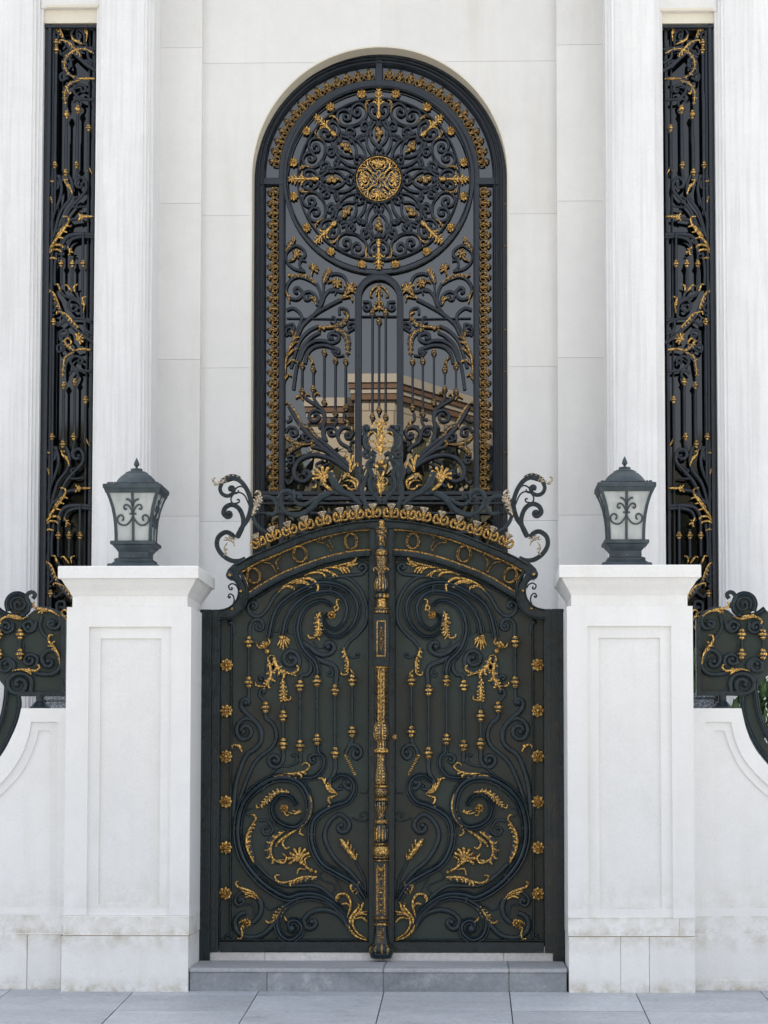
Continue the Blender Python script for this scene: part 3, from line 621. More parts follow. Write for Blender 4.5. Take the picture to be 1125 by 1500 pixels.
# --- crest: gilded cups and rings marching along the arch
def crest_unit():
    mb = MB(); k = px
    mb.lathe(0, 0, [(1.6 * k, 0), (1.8 * k, 9 * k), (3.0 * k, 13 * k), (6.6 * k, 18.5 * k), (6.2 * k, 20 * k), (1.5 * k, 17 * k)], 10, [0, 0, 1, 1, 1], flute=lambda i, j: 1 - .12 * (j % 2) if i > 1 else 1)
    for sd in (1, -1):
        pts = [(sd * 2, 2), (sd * 6, .5), (sd * 9.6, 2.5), (sd * 10.4, 7.5), (sd * 8.6, 12), (sd * 5.6, 12.5)]
        pp = smooth(pts, 1.2); mb.sweep([(a * k, b_ * k) for a, b_ in pp], [1.9 * k] * len(pp), ROUND, 0, 3.8 * k, 0)
        for (a, b_) in ((4.4, 9), (6.4, 11)):
            pp = smooth([(sd * 2, 5), (sd * a * .7, b_ * .7), (sd * a, b_)], 1.2); mb.sweep([(u * k, v * k) for u, v in pp], [1.7 * k] * len(pp), ROUND, -.003, 2.6 * k, 0)
        mb.ball((sd * 6.2 * k, -.006, 11.6 * k), 1.7 * k, 0)
    return mb
CR = [(1032, 262, 3), (935, 272, 6), (845, 284, 8), (745, 306, 12), (645, 333, 15), (548, 363, 18), (455, 395, 21), (368, 434, 25)]
first = None
for u, v, a in CR:
    p = q('G1', [(u, v)])[0]; x_, z_ = G.xz((p[0], p[1] + 3))
    if first is None: first = crest_unit().build('crest_cup', [GOLD, PALE], leaf, loc=(0, 0, 0))
    else: first = first.copy(); COL.objects.link(first); first.parent = leaf
    first.location = Vector((x_, YG - .005, z_)) - Vector(leaf.location); first.rotation_euler = (0, R_(-a), 0)
# --- crest scrollwork
C_ = [('V5', 6, 'f', [(480, 1112), (400, 1140), (300, 1130), (200, 1060), (145, 960), (160, 860), (240, 802), (310, 822), (350, 868)], None),
 ('V5', 6, 'f', [(375, 870), (440, 745), (510, 640), (545, 500), (535, 400), (490, 290), (420, 200), (330, 165), (250, 185)], None),
 ('V5', 5, 'f', [(200, 230), (180, 290), (205, 350), (265, 375), (325, 350), (345, 305)], ((308, 295), .6)),
 ('V5', 2.4, 'r', [(495, 310), (435, 262), (375, 278), (335, 340)], None), ('V5', 2.4, 'r', [(525, 490), (470, 370), (400, 332), (340, 355), (308, 410), (330, 462), (385, 458)], ((388, 425), .5)),
 ('V5', 2, 'r', [(360, 350), (395, 335), (395, 305)], None),
 ('V5', 6, 'f', [(390, 860), (450, 720), (445, 610), (395, 515), (315, 478), (245, 510), (220, 580), (262, 622)], ((280, 585), .6)),
 ('V5', 5, 'r', [(560, 600), (595, 690), (660, 765), (740, 810)], None), ('V5', 5.5, 'r', [(680, 390), (780, 395), (850, 460), (852, 540), (800, 595), (725, 580)], None),
 ('V5', 6, 'r', [(1125, 592), (1040, 600), (950, 560), (895, 480), (885, 390), (930, 325), (1000, 320), (1060, 370)], ((1015, 390), .5)),
 ('V6', 5.5, 'r', [(0, 1170), (60, 1235), (140, 1245), (240, 1195), (360, 1125), (500, 1090)], None), ('V6', 5, 'r', [(0, 1185), (20, 1120), (70, 1120)], ((65, 1155), .5)),
 ('V6', 9, 'r', [(440, 850), (475, 930), (520, 1020), (600, 1090), (700, 1135), (830, 1250)], None, (1.3, .6)), ('V6', 8, 'r', [(-10, 1380), (110, 1360), (220, 1280), (320, 1170), (440, 1105)], None),
 ('V6', 5.5, 'r', [(900, 1310), (855, 1180), (840, 1050), (880, 930), (930, 800), (990, 640)], None), ('V6', 6, 'r', [(1065, 1210), (950, 1070), (930, 970), (950, 860), (900, 760), (960, 690)], None),
 ('V6', 7, 'r', [(1000, 640), (930, 570), (885, 480), (900, 410), (960, 350), (1020, 345)], None), ('V6', 5, 'r', [(905, 400), (860, 370), (850, 310)], ((895, 315), .6)), ('V6', 5, 'r', [(960, 600), (900, 670), (850, 640)], ((878, 618), .5)),
 ('V6', 4, 'r', [(860, 950), (810, 850), (840, 760)], None), ('V6', 5, 'r', [(1000, 1070), (960, 1000), (1010, 930), (1060, 960)], None)]
YCR = YG - .02
for i, e in enumerate(C_): scr(e[0], e[1], e[2], e[3], e[4], e[5] if len(e) > 5 else (1, 1), d=-.005 + (i * 5 % 7) * .0016, name='crest_scroll')
orn('crest_leaf', [('c', 'V5', 6, 6, 0, [(420, 170), (330, 155), (240, 185), (170, 235)]), S('V5', 3.4, [(180, 240), (120, 225), (92, 180), (125, 160)]), S('V5', 3, [(170, 235), (110, 248)])], mats=[PALE, IRON])
orn('crest_leaf', [('c', 'V5', 9, 6, 0, [(555, 610), (600, 480), (650, 390)]), S('V5', 3.6, [(640, 420), (655, 350), (620, 318), (590, 345)])], mats=[PALE, IRON])
orn('flower_boss', [('b', 'V5', 3, (300, 890))] + [S('V5', 3, [(300, 890), (300 + 75 * math.cos(a), 890 - 60 * math.sin(a))]) for a in (0.2, 1, 1.8, 2.6, 3.2, 5.4)] + [S('V5', 3.4, [(270, 920), (235, 980), (250, 1050), (215, 1085)]), S('V5', 2.6, [(245, 1000), (272, 1005)]), S('V5', 2.6, [(340, 900), (350, 970)])], mats=[PALE, IRON])
orn('shell_ornament', [('f', 'V6', (372, 960), 97, 122, 20, 7, 3.4), S('V6', 5, [(330, 940), (390, 1010), (470, 1075)]), S('V6', 3.4, [(280, 990), (265, 1035), (225, 1030)])], d=.012)
orn('acanthus_spray', [S('V6', 4, [(690, 850), (690, 740), (660, 650), (630, 665)]), S('V6', 4, [(700, 850), (740, 770), (785, 745), (785, 780)]), S('V6', 3.4, [(695, 780), (720, 690), (735, 640)]), S('V6', 3.4, [(600, 940), (650, 890), (720, 920), (780, 960), (775, 1040)]), S('V6', 3, [(620, 960), (680, 950), (740, 980), (760, 1040)]), S('V6', 3, [(590, 1020), (640, 1010), (690, 1060), (770, 1050)]), S('V6', 3, [(600, 910), (650, 870), (690, 880)])], d=.012)
# ---- the right leaf is the same casting turned round
Xm = XC + 1.4
leafR = mirror_tree(leaf); leafR.location = (Xm, YG, zb)
leafR['label'] = 'right leaf of the dark iron double gate, the one with the round brass knob'
leafR['group'] = 'leaves of the ornate iron double gate'
# ---- things only the left leaf carries: gilded meeting post, palmette and cartouche over the middle
xp = X(559.3, YG, 1100); yp = YG - .075
def lat(prof, seg=20, mats=None, flute=None):
    b = MB(); b.lathe(xp, yp, [(r * px, Z(y, YG)) for r, y in prof], seg, mats, flute); return b
def pair(lst): return [(r, y) for y, r in lst]
post = None
def seg_(name, prof, mats=None, flute=None, n=24, par=None):
    return lat(pair(prof), n, mats, flute).build(name, [GOLD, IRON, GOLDW], par)
alt = lambda a, b_=1: (lambda i, j: 0 if (i // b_ + j // a) % 2 else 1)
body = lat(pair([(1402, 15), (1396, 17), (1394, 16), (1378, 9), (1358, 8), (1340, 8), (1262, 8), (1240, 6), (1200, 4.2), (1100, 4.2), (1060, 4.2), (980, 6), (902, 5), (840, 4.2), (800, 3.4), (775, 2.6)]), 16, [0] * 16).build('meeting_post', IRON, leaf)
pp = lambda *a, **k: seg_(*a, **k, par=body)
def fine(name, prof, kind, rings=22, n=56):
    """turned piece with chased ornament: many thin rings, gilt on the raised pattern only"""
    pr = []
    sm = smooth([(y, r) for y, r in prof], (abs(prof[-1][0] - prof[0][0]) + 1e-6) / rings)
    for y, r in sm: pr.append((y, r))
    N = len(pr) - 1
    def m_(i, j):
        jj = (j + .5) % 8 - 4; t = i / N
        if kind == 'leaf': return 0 if (abs(jj) < .6 or (int(i * 1.0 + abs(jj) * 1.5) % 3 == 0 and abs(jj) < 3.4)) else 1
        if kind == 'lattice': return 0 if ((i + j) % 4 == 0 or (i - j) % 4 == 0) else 1
        if kind == 'petal': return 0 if abs(jj) < 3.2 * math.sin(math.pi * min(1, .15 + .8 * t)) and abs(jj) > .7 else 1
        if kind == 'ladder': return 0 if (i % 2 == 0 and abs(jj) < 2.2) or abs(abs(jj) - 2.6) < .5 else 1
        return 0
    def f_(i, j): return 1.0 if m_(min(i, N - 1), j) == 0 else .94
    return seg_(name, pr, mats=m_, flute=f_, n=n, par=body)
pp('finial', [(773, 3), (771, 4.2), (767, 4.6), (764, 2.6), (762.8, .4)])
pp('cup', [(801, 5), (797, 5.2), (795, 6.4), (788, 7.2), (786, 6.4), (784, 8), (781, 8.8), (779, 8), (776.5, 9.8), (774, 8.6), (772.5, 3)], mats=lambda i, j: 2 if (i + j // 2) % 3 else 1, flute=lambda i, j: 1 - .08 * (j % 2))
pp('ring', [(816, 7), (814.5, 9.4), (809, 9.8), (807, 8.2), (803.5, 6)], mats=[2, 2, 2, 1, 1])
fine('vase', [(842, 6), (836, 7), (828, 8), (820, 8.6), (816.5, 8.8)], 'lattice', 16)
fine('bulb', [(870, 7), (866, 9.5), (861, 11), (856, 10.8), (850, 9), (845, 7), (841, 6)], 'petal', 18)
for sd in (1, -1):
    b = MB(); stroke(b, G, [(559.3 + sd * 2, 848), (559.3 + sd * 4, 840), (559.3 + sd * 8, 835), (559.3 + sd * 11, 837), (559.3 + sd * 9, 840)], 2.6, .16); b.build('curled_leaf', [GOLDW, IRON], body)
pp('gadroon_ring', [(878, 9), (876.5, 11.6), (873.5, 11.8), (871, 9.5)], mats=lambda i, j: 0 if j % 2 else 1, flute=lambda i, j: 1 - .1 * (j % 2))
pp('ring', [(900, 11), (899, 11.8), (896, 11.6), (894, 10.5), (892, 11), (890, 7.5), (882, 6.6), (879, 7.2)], mats=[2, 2, 1, 2, 2, 0, 0, 1])
b = MB(); b.box(xp - 11.2 * px, xp + 11.2 * px, yp - .062, yp + .05, Z(977, YG), Z(901, YG), 1, .004)
cx = xp; yf = yp - .064
for a0, a1, z0, z1 in ((-6.6, -5.2, 912, 962), (5.2, 6.6, 912, 962), (-6.6, 6.6, 911, 912.6), (-6.6, 6.6, 961.4, 963)): b.box(cx + a0 * px, cx + a1 * px, yf - .004, yf + .004, Z(z1, YG), Z(z0, YG), 0)
b.ball((cx, yf - .003, Z(937.5, YG)), 1.8 * px, 0)
for i in range(8):
    for sd in (1, -1):
        for ud in (1, -1):
            t = i / 8; b.ball((cx + sd * (3.0 * (1 - t)) * px * (1 if i % 2 else .5), yf, Z(937.5 + ud * (3 + 15 * t), YG)), .9 * px, 2, sz=1.6, seg=6, rings=4)
b.build('lock_block', [GOLD, IRON, GOLDW], body)
pp('ring', [(980.5, 9.6), (979.5, 11), (977.5, 11), (976.5, 10)], mats=[0, 0, 0, 0])
fine('leafy_shaft', [(1060, 9.2), (1045, 9.0), (1020, 8.6), (1000, 8.6), (979.6, 9.2)], 'leaf', 34)
b = MB()
for i in range(10):
    y = 985 + i * 7.6
    for sd in (1, -1): stroke(b, G, [(559.3, y + 7), (559.3 + sd * 3, y + 2.5), (559.3 + sd * 5.4, y)], 2.0, .142)
stroke(b, G, [(559.3, 1058), (559.3, 984)], 2.4, .146, blunt=1); b.build('leaf_rib', [GOLD, IRON], body)
fine('bulb', [(1087, 8), (1083, 10.5), (1077, 12), (1070, 12.2), (1064, 11), (1060, 9.6)], 'ladder', 16)
pp('gadroon_ring', [(1104, 8), (1102, 11), (1098.5, 11.4), (1096, 9), (1094, 7.8), (1089, 7.6), (1087.5, 8)], mats=lambda i, j: 0 if (i < 3 or j % 2) else 1, flute=lambda i, j: 1 - .1 * (j % 2 if i < 4 else 0))
fine('vase', [(1151, 5), (1148, 7.6), (1141, 8.8), (1134, 8.4), (1124, 6.6), (1114, 6), (1105, 6.6)], 'ladder', 24)
pp('ring', [(1154, 9), (1152.8, 10.6), (1150.8, 10.2), (1150, 8)], mats=[0, 0, 0, 0])
fine('bulb', [(1168, 7), (1164, 10.4), (1159, 11), (1155, 9.4), (1153.6, 8)], 'lattice', 12)
pp('ring', [(1172.5, 9.8), (1171, 10.6), (1169.5, 9.8), (1168, 7)], mats=[0, 0, 0, 0])
fine('vase', [(1200, 6), (1195, 5), (1190, 6), (1183, 8.8), (1177, 9), (1173, 7.6)], 'petal', 16)
pp('ring', [(1205.5, 9.8), (1203, 10.8), (1201, 9.6), (1200, 7)], mats=[0, 0, 0, 0])
fine('bulb', [(1234, 8), (1229, 10.4), (1221, 11), (1213, 10.2), (1207, 8)], 'petal', 16)
pp('ring', [(1238, 10), (1236.5, 10.8), (1235, 10), (1234, 8)], mats=[2, 2, 2, 2])
pp('drum', [(1253, 11), (1250, 12.2), (1242, 12.2), (1239.5, 11)], mats=[2, 0, 0, 0])
pp('ring', [(1262, 10), (1260.5, 11.8), (1258.6, 11.6), (1258, 10), (1256, 12), (1254, 11.8), (1253, 10)], mats=[2, 2, 1, 1, 2, 2, 2])
b = MB(); b.box(xp - 9.6 * px, xp + 9.6 * px, yp - .05, yp + .05, Z(1341, YG), Z(1262, YG), 1, .003); yf = yp - .052
for a0 in (-6.2, 5.0): b.box(xp + a0 * px, xp + (a0 + 1.2) * px, yf - .003, yf + .003, Z(1339, YG), Z(1270, YG), 0)
for i in range(22): b.box(xp - 5 * px, xp - 1.6 * px, yf - .002, yf + .002, Z(1337.4 - i * 2.4, YG), Z(1336.4 - i * 2.4, YG), 2); b.box(xp + 1.6 * px, xp + 5 * px, yf - .002, yf + .002, Z(1337.4 - i * 2.4, YG), Z(1336.4 - i * 2.4, YG), 2)
for y in (1286, 1299.5, 1306, 1315, 1324, 1332.5): b.ball((xp, yf - .002, Z(y, YG)), 1.7 * px, 0)
for i in range(7):
    a = R_(200 + i * 23); b.ball((xp + math.cos(a) * 5.5 * px, yf - .002, Z(1264 - math.sin(a) * 9, YG)), 2 * px, 0, sx=.6, sz=1.6)
for i in range(4): b.ball((xp + (i % 2 - .5) * 5 * px, yf - .002, Z(1276 + i * 2, YG)), 1.8 * px, 2)
b.build('post_panel', [GOLD, IRON, GOLDW], body)
pp('ring', [(1355, 10), (1353.5, 11.6), (1351, 11.2), (1350, 10), (1347.6, 11.4), (1346, 10), (1343.6, 11.6), (1341, 10)], mats=[2, 2, 1, 2, 1, 2, 2, 2])
b = MB(); b.lathe(xp, yp, [(13 * px, Z(1382, YG)), (10.6 * px, Z(1372, YG)), (9.4 * px, Z(1355, YG))], 8, [1, 1, 1])
for i in range(9): b.box(xp - 4.6 * px, xp + 4.6 * px, yp - .062, yp - .04, Z(1378.4 - i * 2.4, YG), Z(1377.4 - i * 2.4, YG), 2)
b.build('post_foot', [GOLD, IRON, GOLDW], body)
pp('foot_gadroon', [(1396, 16), (1393, 18.6), (1388, 19.4), (1384, 17), (1381, 13)], mats=lambda i, j: 2 if j % 3 == 0 else 1, flute=lambda i, j: 1 - .08 * (j % 2), n=36)
P5 = Plane(YG - .03)
def cen(name, items): return orn(name, items, par=leaf, pl=P5)
mb = MB(); c = (557.6, 670)
for sx, yt in ((5, 617), (12, 620), (18.5, 633), (18.5, 646), (14, 656)):
    for sd in (-1, 1): stroke(mb, P5, [c, (c[0] + sd * sx * .12, c[1] - (c[1] - yt) * .45), (c[0] + sd * sx * .45, yt + 2), (c[0] + sd * sx * .85, yt + 1), (c[0] + sd * sx, yt + 6.5)], 2.9, .012 + (660 - yt) * .0001)
stroke(mb, P5, [c, (c[0], 612)], 3, .016, blunt=.4)
mb.build('palmette', LM, leaf)
orn('cartouche', [('b', 'PX', 5, (557.6, 677)), ('b', 'PX', 3.4, (552, 684)), ('b', 'PX', 3.4, (563, 684))] + [S('PX', 3, [(557.6, 704), (557.6 + sd * (3 + i), 696 - i * 3), (557.6 + sd * (6 + i * .8), 690 - i * 3.2)]) for i in range(4) for sd in (1, -1)] +
    [S('PX', 2.6, [(557.6, 724), (557.6 + sd * 3, 718 - i * 5), (557.6 + sd * 5.4, 714 - i * 5)]) for i in range(4) for sd in (1, -1)] + [S('PX', 3, [(565, 700), (568, 705), (564, 710), (559, 709)]), S('PX', 2.6, [(557.6, 728), (557.6, 700)])], pl=P5)
mb = MB()
for i in range(8):
    a = 2 * math.pi * i / 8; stroke(mb, P5, [(557.6 + 2 * math.cos(a), 683 + 2 * math.sin(a)), (557.6 + 8.5 * math.cos(a), 683 + 8.5 * math.sin(a))], 5, .002, 0)
mb.build('iron_flower', IRON, leaf)
mb = MB(); x_, z_ = G.xz((579, 1080)); mb.ball((x_, YG - .085, z_), 4.4 * px, 0, seg=14, rings=9); mb.lathe(x_, YG - .06, [(2 * px, z_ - 2 * px), (2 * px, z_ + 2 * px)], 8)
mb.build('door_knob', GOLDW, leafR)
# ---- fixed posts
def jamb(x0, x1, name, label, flip):
    t = thing(name, label, 'gate post', ((X(x0, YG, 1200) + X(x1, YG, 1200)) / 2, YG, Z(1411, YG)), 'slim iron posts hanging the gate')
    mb = MB(); zt, zl = Z(893, YG), Z(1411.5, YG); a, c = X(x0, YG, 1150), X(x1, YG, 1150); w = c - a
    mb.box(a, c, YG - .055, YG + .06, zl, zt, 0, .004)
    for f0, f1 in ((.10, .38), (.62, .80)):
        g0, g1 = (f0, f1) if not flip else (1 - f1, 1 - f0)
        mb.box(a + w * g0, a + w * g1, YG - .068, YG - .055, zl + .004, zt - .01, 0, .004)
    mb.build('post', IRON, t)
    for yy in (918, 1356):
        mb = MB(); s_ = -1 if not flip else 1; e = a if not flip else c
        mb.lathe(e + s_ * .012, YG - .03, [(.016, Z(yy + 9, YG)), (.016, Z(yy - 9, YG))], 12); mb.build('hinge', GROUT if False else STEM, t)
jamb(292.6, 310, 'gate_post', 'slim dark iron post hinging the gate leaf to the pillar with a one-block plinth', False)
jamb(808.6, 826.4, 'gate_post', 'slim dark iron post hinging the gate leaf to the pillar with a three-slab plinth', True)
# ================================================================ HOUSE FRONT
YW = 3.4                                                    # face of the recessed middle bay
house = thing('white_house', 'white stone house front with tall columns, an arched grille window and two narrow side windows', 'house', (XC, YW, -.2))
ztop = Z(-300, YW)
# --- stone courses with hairline joints
def course_box(mb, x0, x1, y0, y1, zs, g=.0012):
    for a, b_ in zip(zs[:-1], zs[1:]): mb.box(x0, x1, y0, y1, a + g, b_ - g, 0)
jb = [Z(y, YW) for y in (1750, 1438, 1213, 988, 763, 538, 314.5, 91, -130)] + [ztop]
js = [Z(y, YW) for y in (1750, 1438, 1213, 985, 757, 528, 300, 72.5, -150)] + [ztop]
wy = YW + .30
xl, xr = X(293.5, YW), X(817, YW)
WXC = X(555.6, YW, 500); WR = X(745.5, YW, 500) - WXC; WZ = Z(257, YW)
ARCHTOP = Z(67.2, YW); RY = ARCHTOP - WZ
mb = MB()
for a, b_ in zip(jb[:-1], jb[1:]):
    for sd in (-1, 1):
        edge = xl if sd < 0 else xr
        lo, hi = a + .0012, b_ - .0012
        if hi <= WZ: mb.plate([(edge, lo), (WXC + sd * WR, lo), (WXC + sd * WR, hi), (edge, hi)], YW, wy); continue
        if lo >= ARCHTOP: mb.plate([(edge, lo), (WXC, lo), (WXC, hi), (edge, hi)], YW, wy); continue
        pts = []; zl = sorted({lo, hi} | {z_ for z_ in (WZ + RY * math.sin(math.pi / 2 * i / 60) for i in range(61)) if lo < z_ < hi})
        for z in zl:
            x = 0 if z >= ARCHTOP else (WR if z <= WZ else WR * math.sqrt(max(0, 1 - ((z - WZ) / RY) ** 2)))
            pts.append((WXC + sd * x, z))
        mb.plate([(edge, lo)] + pts + [(edge, hi)], YW, wy)
mb.build('bay_wall', WALL, house, smooth=False)
yst = YW - .085
for a, b_ in ((X(221, yst), xl), (xr, X(889.5, yst))):
    mb = MB(); course_box(mb, a, b_, yst, wy, js); mb.build('flanking_wall', WALL, house, smooth=False)
for a, b_ in ((X(221, yst), xl - .004), (xr + .004, X(889, yst))):
    mb = MB(); mb.box(a, b_, yst + .02, wy - .01, jb[0], ztop, 0); mb.build('joint_bed', REVEAL, house, smooth=False)
# stone reveal lining the arch
mb = MB(); pts = [(WXC - WR, Z(1500, YW))] + [(WXC - WR * math.cos(math.pi * i / 60), WZ + RY * math.sin(math.pi * i / 60)) for i in range(61)] + [(WXC + WR, Z(1500, YW))]
mb.sweep(pts, [.012] * len(pts), [(-1, 0), (-1, 1), (1, 1), (1, 0)], YW + .30, .298)
mb.build('arch_reveal', REVEAL, house)
# --- columns with stepped edges
YC = 2.85
def column(a, b_, name='column'):
    mb = MB(); x0, x1 = X(a, YC, 450), X(b_, YC, 450); w = x1 - x0
    prof = [(x0, YC + .6), (x0, YC + .07), (x0 + .026, YC + .07), (x0 + .026, YC + .042), (x0 + .052, YC + .042), (x0 + .052, YC + .014), (x0 + .078, YC + .014)]
    n = 14
    for i in range(n + 1):
        t = i / n; prof.append((x0 + .08 + (w - .16) * t, YC - .04 * math.sin(math.pi * t)))
    prof += [(2 * (x0 + w / 2) - x, y) for x, y in prof[:7][::-1]]
    z0, z1 = Z(1650, YC), ztop; k = len(prof)
    mb.add([(x, y, z0) for x, y in prof] + [(x, y, z1) for x, y in prof], [(i, (i + 1) % k, k + (i + 1) % k, k + i) for i in range(k)] + [tuple(range(k)), tuple(range(k, 2 * k))])
    return mb.build(name, COLUMN, house, ang=25)
column(-42, 56.5); column(135.5, 220.5); column(889.5, 974); column(1051.5, 1152)
# outer walls, back, roof
xa_, xb_ = X(-700, YC), X(1820, YC); zl_ = Z(1650, YC)
for d_ in ((X(-700, YC), X(-42, YC), YC + .25, YC + .8), (X(1152, YC), X(1820, YC), YC + .25, YC + .8), (xa_, xa_ + .3, YC + .8, 11), (xb_ - .3, xb_, YC + .8, 11), (xa_, xb_, 11, 11.3)):
    mb = MB(); mb.box(*d_, zl_, ztop); mb.build('outer_wall', WALL, house, smooth=False)
mb = MB(); mb.box(xa_ - .15, xb_ + .15, YC - .2, 11.4, ztop, ztop + .35, 0, .02); mb.build('roof', WALL, house, smooth=False)
# ================================================================ ARCHED WINDOW
YF = YW + .22
W = Plane(YF); wp = 1 / W.s
wc = (555.4, 257.5)
win = None
def arcpts(r, yb, n=48, ry=None):
    ry = ry or r
    return [(wc[0] - r, yb)] + [(wc[0] - r * math.cos(math.pi * i / n), wc[1] - ry * math.sin(math.pi * i / n)) for i in range(n + 1)] + [(wc[0] + r, yb)]
def raw(mb, pl, pts, w, prof, h, d, mi=0):
    xs = [pl.xz(p) for p in pts]; mb.sweep(xs, [w * .5 / pl.s] * len(xs), PROF[prof], pl.Y - d, h, mi)
mb = MB()
raw(mb, W, arcpts(184.5, 900, ry=176.5), 9, 'f', .05, -.02)
raw(mb, W, arcpts(174, 900, ry=168.5), 16, 'f', .045, -.03)
raw(mb, W, arcpts(175.5, 900, ry=170), 4, 'r', .03, .012)
raw(mb, W, arcpts(169.5, 900, ry=164.5), 3.4, 'r', .03, .012)
raw(mb, W, arcpts(142.5, 900, ry=135.5), 9, 'f', .045, -.02)
raw(mb, W, arcpts(139, 900, ry=132), 2.2, 'r', .02, .022)
for a in ([(wc[0], 84), (wc[0], 130)], [(382, 266.5), (418, 266.5)], [(692.8, 266.5), (729, 266.5)]): raw(mb, W, a, 11, 'f', .05, -.02)
for y, w_, d_ in ((723, 6, 0), (730, 7, -.015), (738, 3, 0), (752, 3, 0)): raw(mb, W, [(368, y), (742, y)], w_, 'f', .045, d_)
raw(mb, W, [(416, 780), (696, 780)], 4, 'f', .03, 0)
win = mb.build('arched_window', IRONW, house)
wbp = lambda n, mb_, m: mb_.build(n, m, win)
mb = MB(); mb.plate([W.xz(p) for p in [(366, 905)] + arcpts(186, 905, ry=178)[1:-1] + [(745, 905)]], YF + .028, YF + .034); wbp('glass_pane', mb, GLASS)
# studs round the outer band
for y in (300, 362, 423, 484, 545, 604, 664, 745, 790):
    for sd in (-1, 1):
        mb = MB(); x_, z_ = W.xz((wc[0] + sd * 184.6, y)); mb.ball((x_, YF - .035, z_), 1.6 * wp, 0, seg=8, rings=5); wbp('stud', mb, GOLDW)
for i in range(12):
    a = math.pi * (i + .5 - .0) / 12; mb = MB(); x_, z_ = W.xz((wc[0] - 184.6 * math.cos(a), wc[1] - 176.6 * math.sin(a))); mb.ball((x_, YF - .035, z_), 1.6 * wp, 0, seg=8, rings=5); wbp('stud', mb, GOLDW)
# gilded border: a chain of little palmettes
def border_unit():
    mb = MB(); k = wp
    pts = [(-3, -6.5), (2.5, -7), (6, -4.5), (6.5, 0), (6, 4.5), (2.5, 7), (-3, 6.5)]
    pp_ = smooth(pts, 1); mb.sweep([(a * k, b_ * k) for a, b_ in pp_], [.95 * k] * len(pp_), ROUND, 0, 2.6 * k, 0)
    for sd in (1, -1):
        for pts in ([(5, sd * 1.5), (1, sd * 2.2), (-2, sd * 4.6), (-1.4, sd * 6.4), (.6, sd * 5.2)], [(-1, sd * .8), (-5, sd * 1.6), (-7.4, sd * 3.6)]):
            pp_ = smooth(pts, 1); mb.sweep([(a * k, b_ * k) for a, b_ in pp_], [1.15 * k] * len(pp_), ROUND, -.002, 2.4 * k, 0)
    pp_ = smooth([(6, 0), (0, 0), (-7, 0)], 1); mb.sweep([(a * k, b_ * k) for a, b_ in pp_], [1.4 * k] * len(pp_), ROUND, -.003, 2.8 * k, 0)
    mb.ball((-8 * k, -.006, 0), 2.5 * k, 1, seg=8, rings=5); mb.ball((-5.4 * k, -.004, 3.6 * k), 1.5 * k, 0, seg=6, rings=4); mb.ball((-5.4 * k, -.004, -3.6 * k), 1.5 * k, 0, seg=6, rings=4)
    return mb
bu = None
def put_unit(p, rot, flip=False):
    global bu
    if bu is None: bu = border_unit().build('border_palmette', [GOLDW, IRONW], win, loc=(0, 0, 0)); o = bu
    else: o = bu.copy(); COL.objects.link(o); o.parent = win
    x_, z_ = W.xz(p); o.location = Vector((x_, YF - .004, z_)) - Vector(house.location); o.rotation_euler = (0, R_(rot), 0)
for i in range(14):
    a = 8.0 + i * (81.5 - 5.0) / 13
    for sd in (-1, 1):
        t = R_(a); put_unit((wc[0] + sd * 153.5 * math.cos(t + .0), wc[1] - 147 * math.sin(t)), a if sd < 0 else 180 - a)
n = 29
for i in range(n):
    y = 282 + i * (716 - 282) / (n - 1)
    for sd in (-1, 1): put_unit((wc[0] + sd * 154.5, y), 0 if sd < 0 else 180)
for y in (772,):
    for sd in (-1, 1): put_unit((wc[0] + sd * 154.5, y), 0 if sd < 0 else 180)
# --- wheel of eight rays
wcc = (554.8, 263)
mb = MB()
circ = lambda r, n=64: [(wcc[0] + r * math.sin(2 * math.pi * i / n), wcc[1] - r * math.cos(2 * math.pi * i / n)) for i in range(n + 1)]
raw(mb, W, circ(137.5), 5, 'f', .04, .0); raw(mb, W, circ(133.5), 2, 'r', .02, .03); raw(mb, W, circ(118.5), 3.2, 'r', .03, .0); raw(mb, W, circ(35), 2.6, 'r', .03, .0)
wheel = wbp('wheel_ring', mb, IRONW)
def loc(pts): return [((u - 485) / 8.83, (1170 - v) / 8.83) for u, v in pts]
def pol(pts, k, sd):
    a = 2 * math.pi * k / 8; c, s = math.cos(a), math.sin(a)
    return [(wcc[0] + (x * sd) * c + y * s, wcc[1] - (-(x * sd) * s + y * c)) for x, y in pts]
HALF = [(4.2, [(470, 395), (400, 360), (358, 290), (375, 215), (430, 205), (455, 250)], ((430, 280), .6)),
        (4.0, [(440, 420), (385, 510), (375, 600), (410, 680), (470, 735)], None),
        (4.2, [(395, 395), (355, 500), (325, 620), (340, 750), (410, 862)], None),
        (4.2, [(70, 478), (170, 468), (270, 415), (325, 330), (312, 235), (230, 183), (150, 225), (138, 300), (190, 352)], ((200, 285), .6)),
        (4.0, [(395, 590), (365, 480), (320, 418), (265, 450), (262, 510)], ((305, 492), .6)),
        (3.6, [(345, 545), (335, 600), (290, 640), (225, 640)], None),
        (3.4, [(470, 740), (440, 770), (425, 815), (450, 835)], None)]
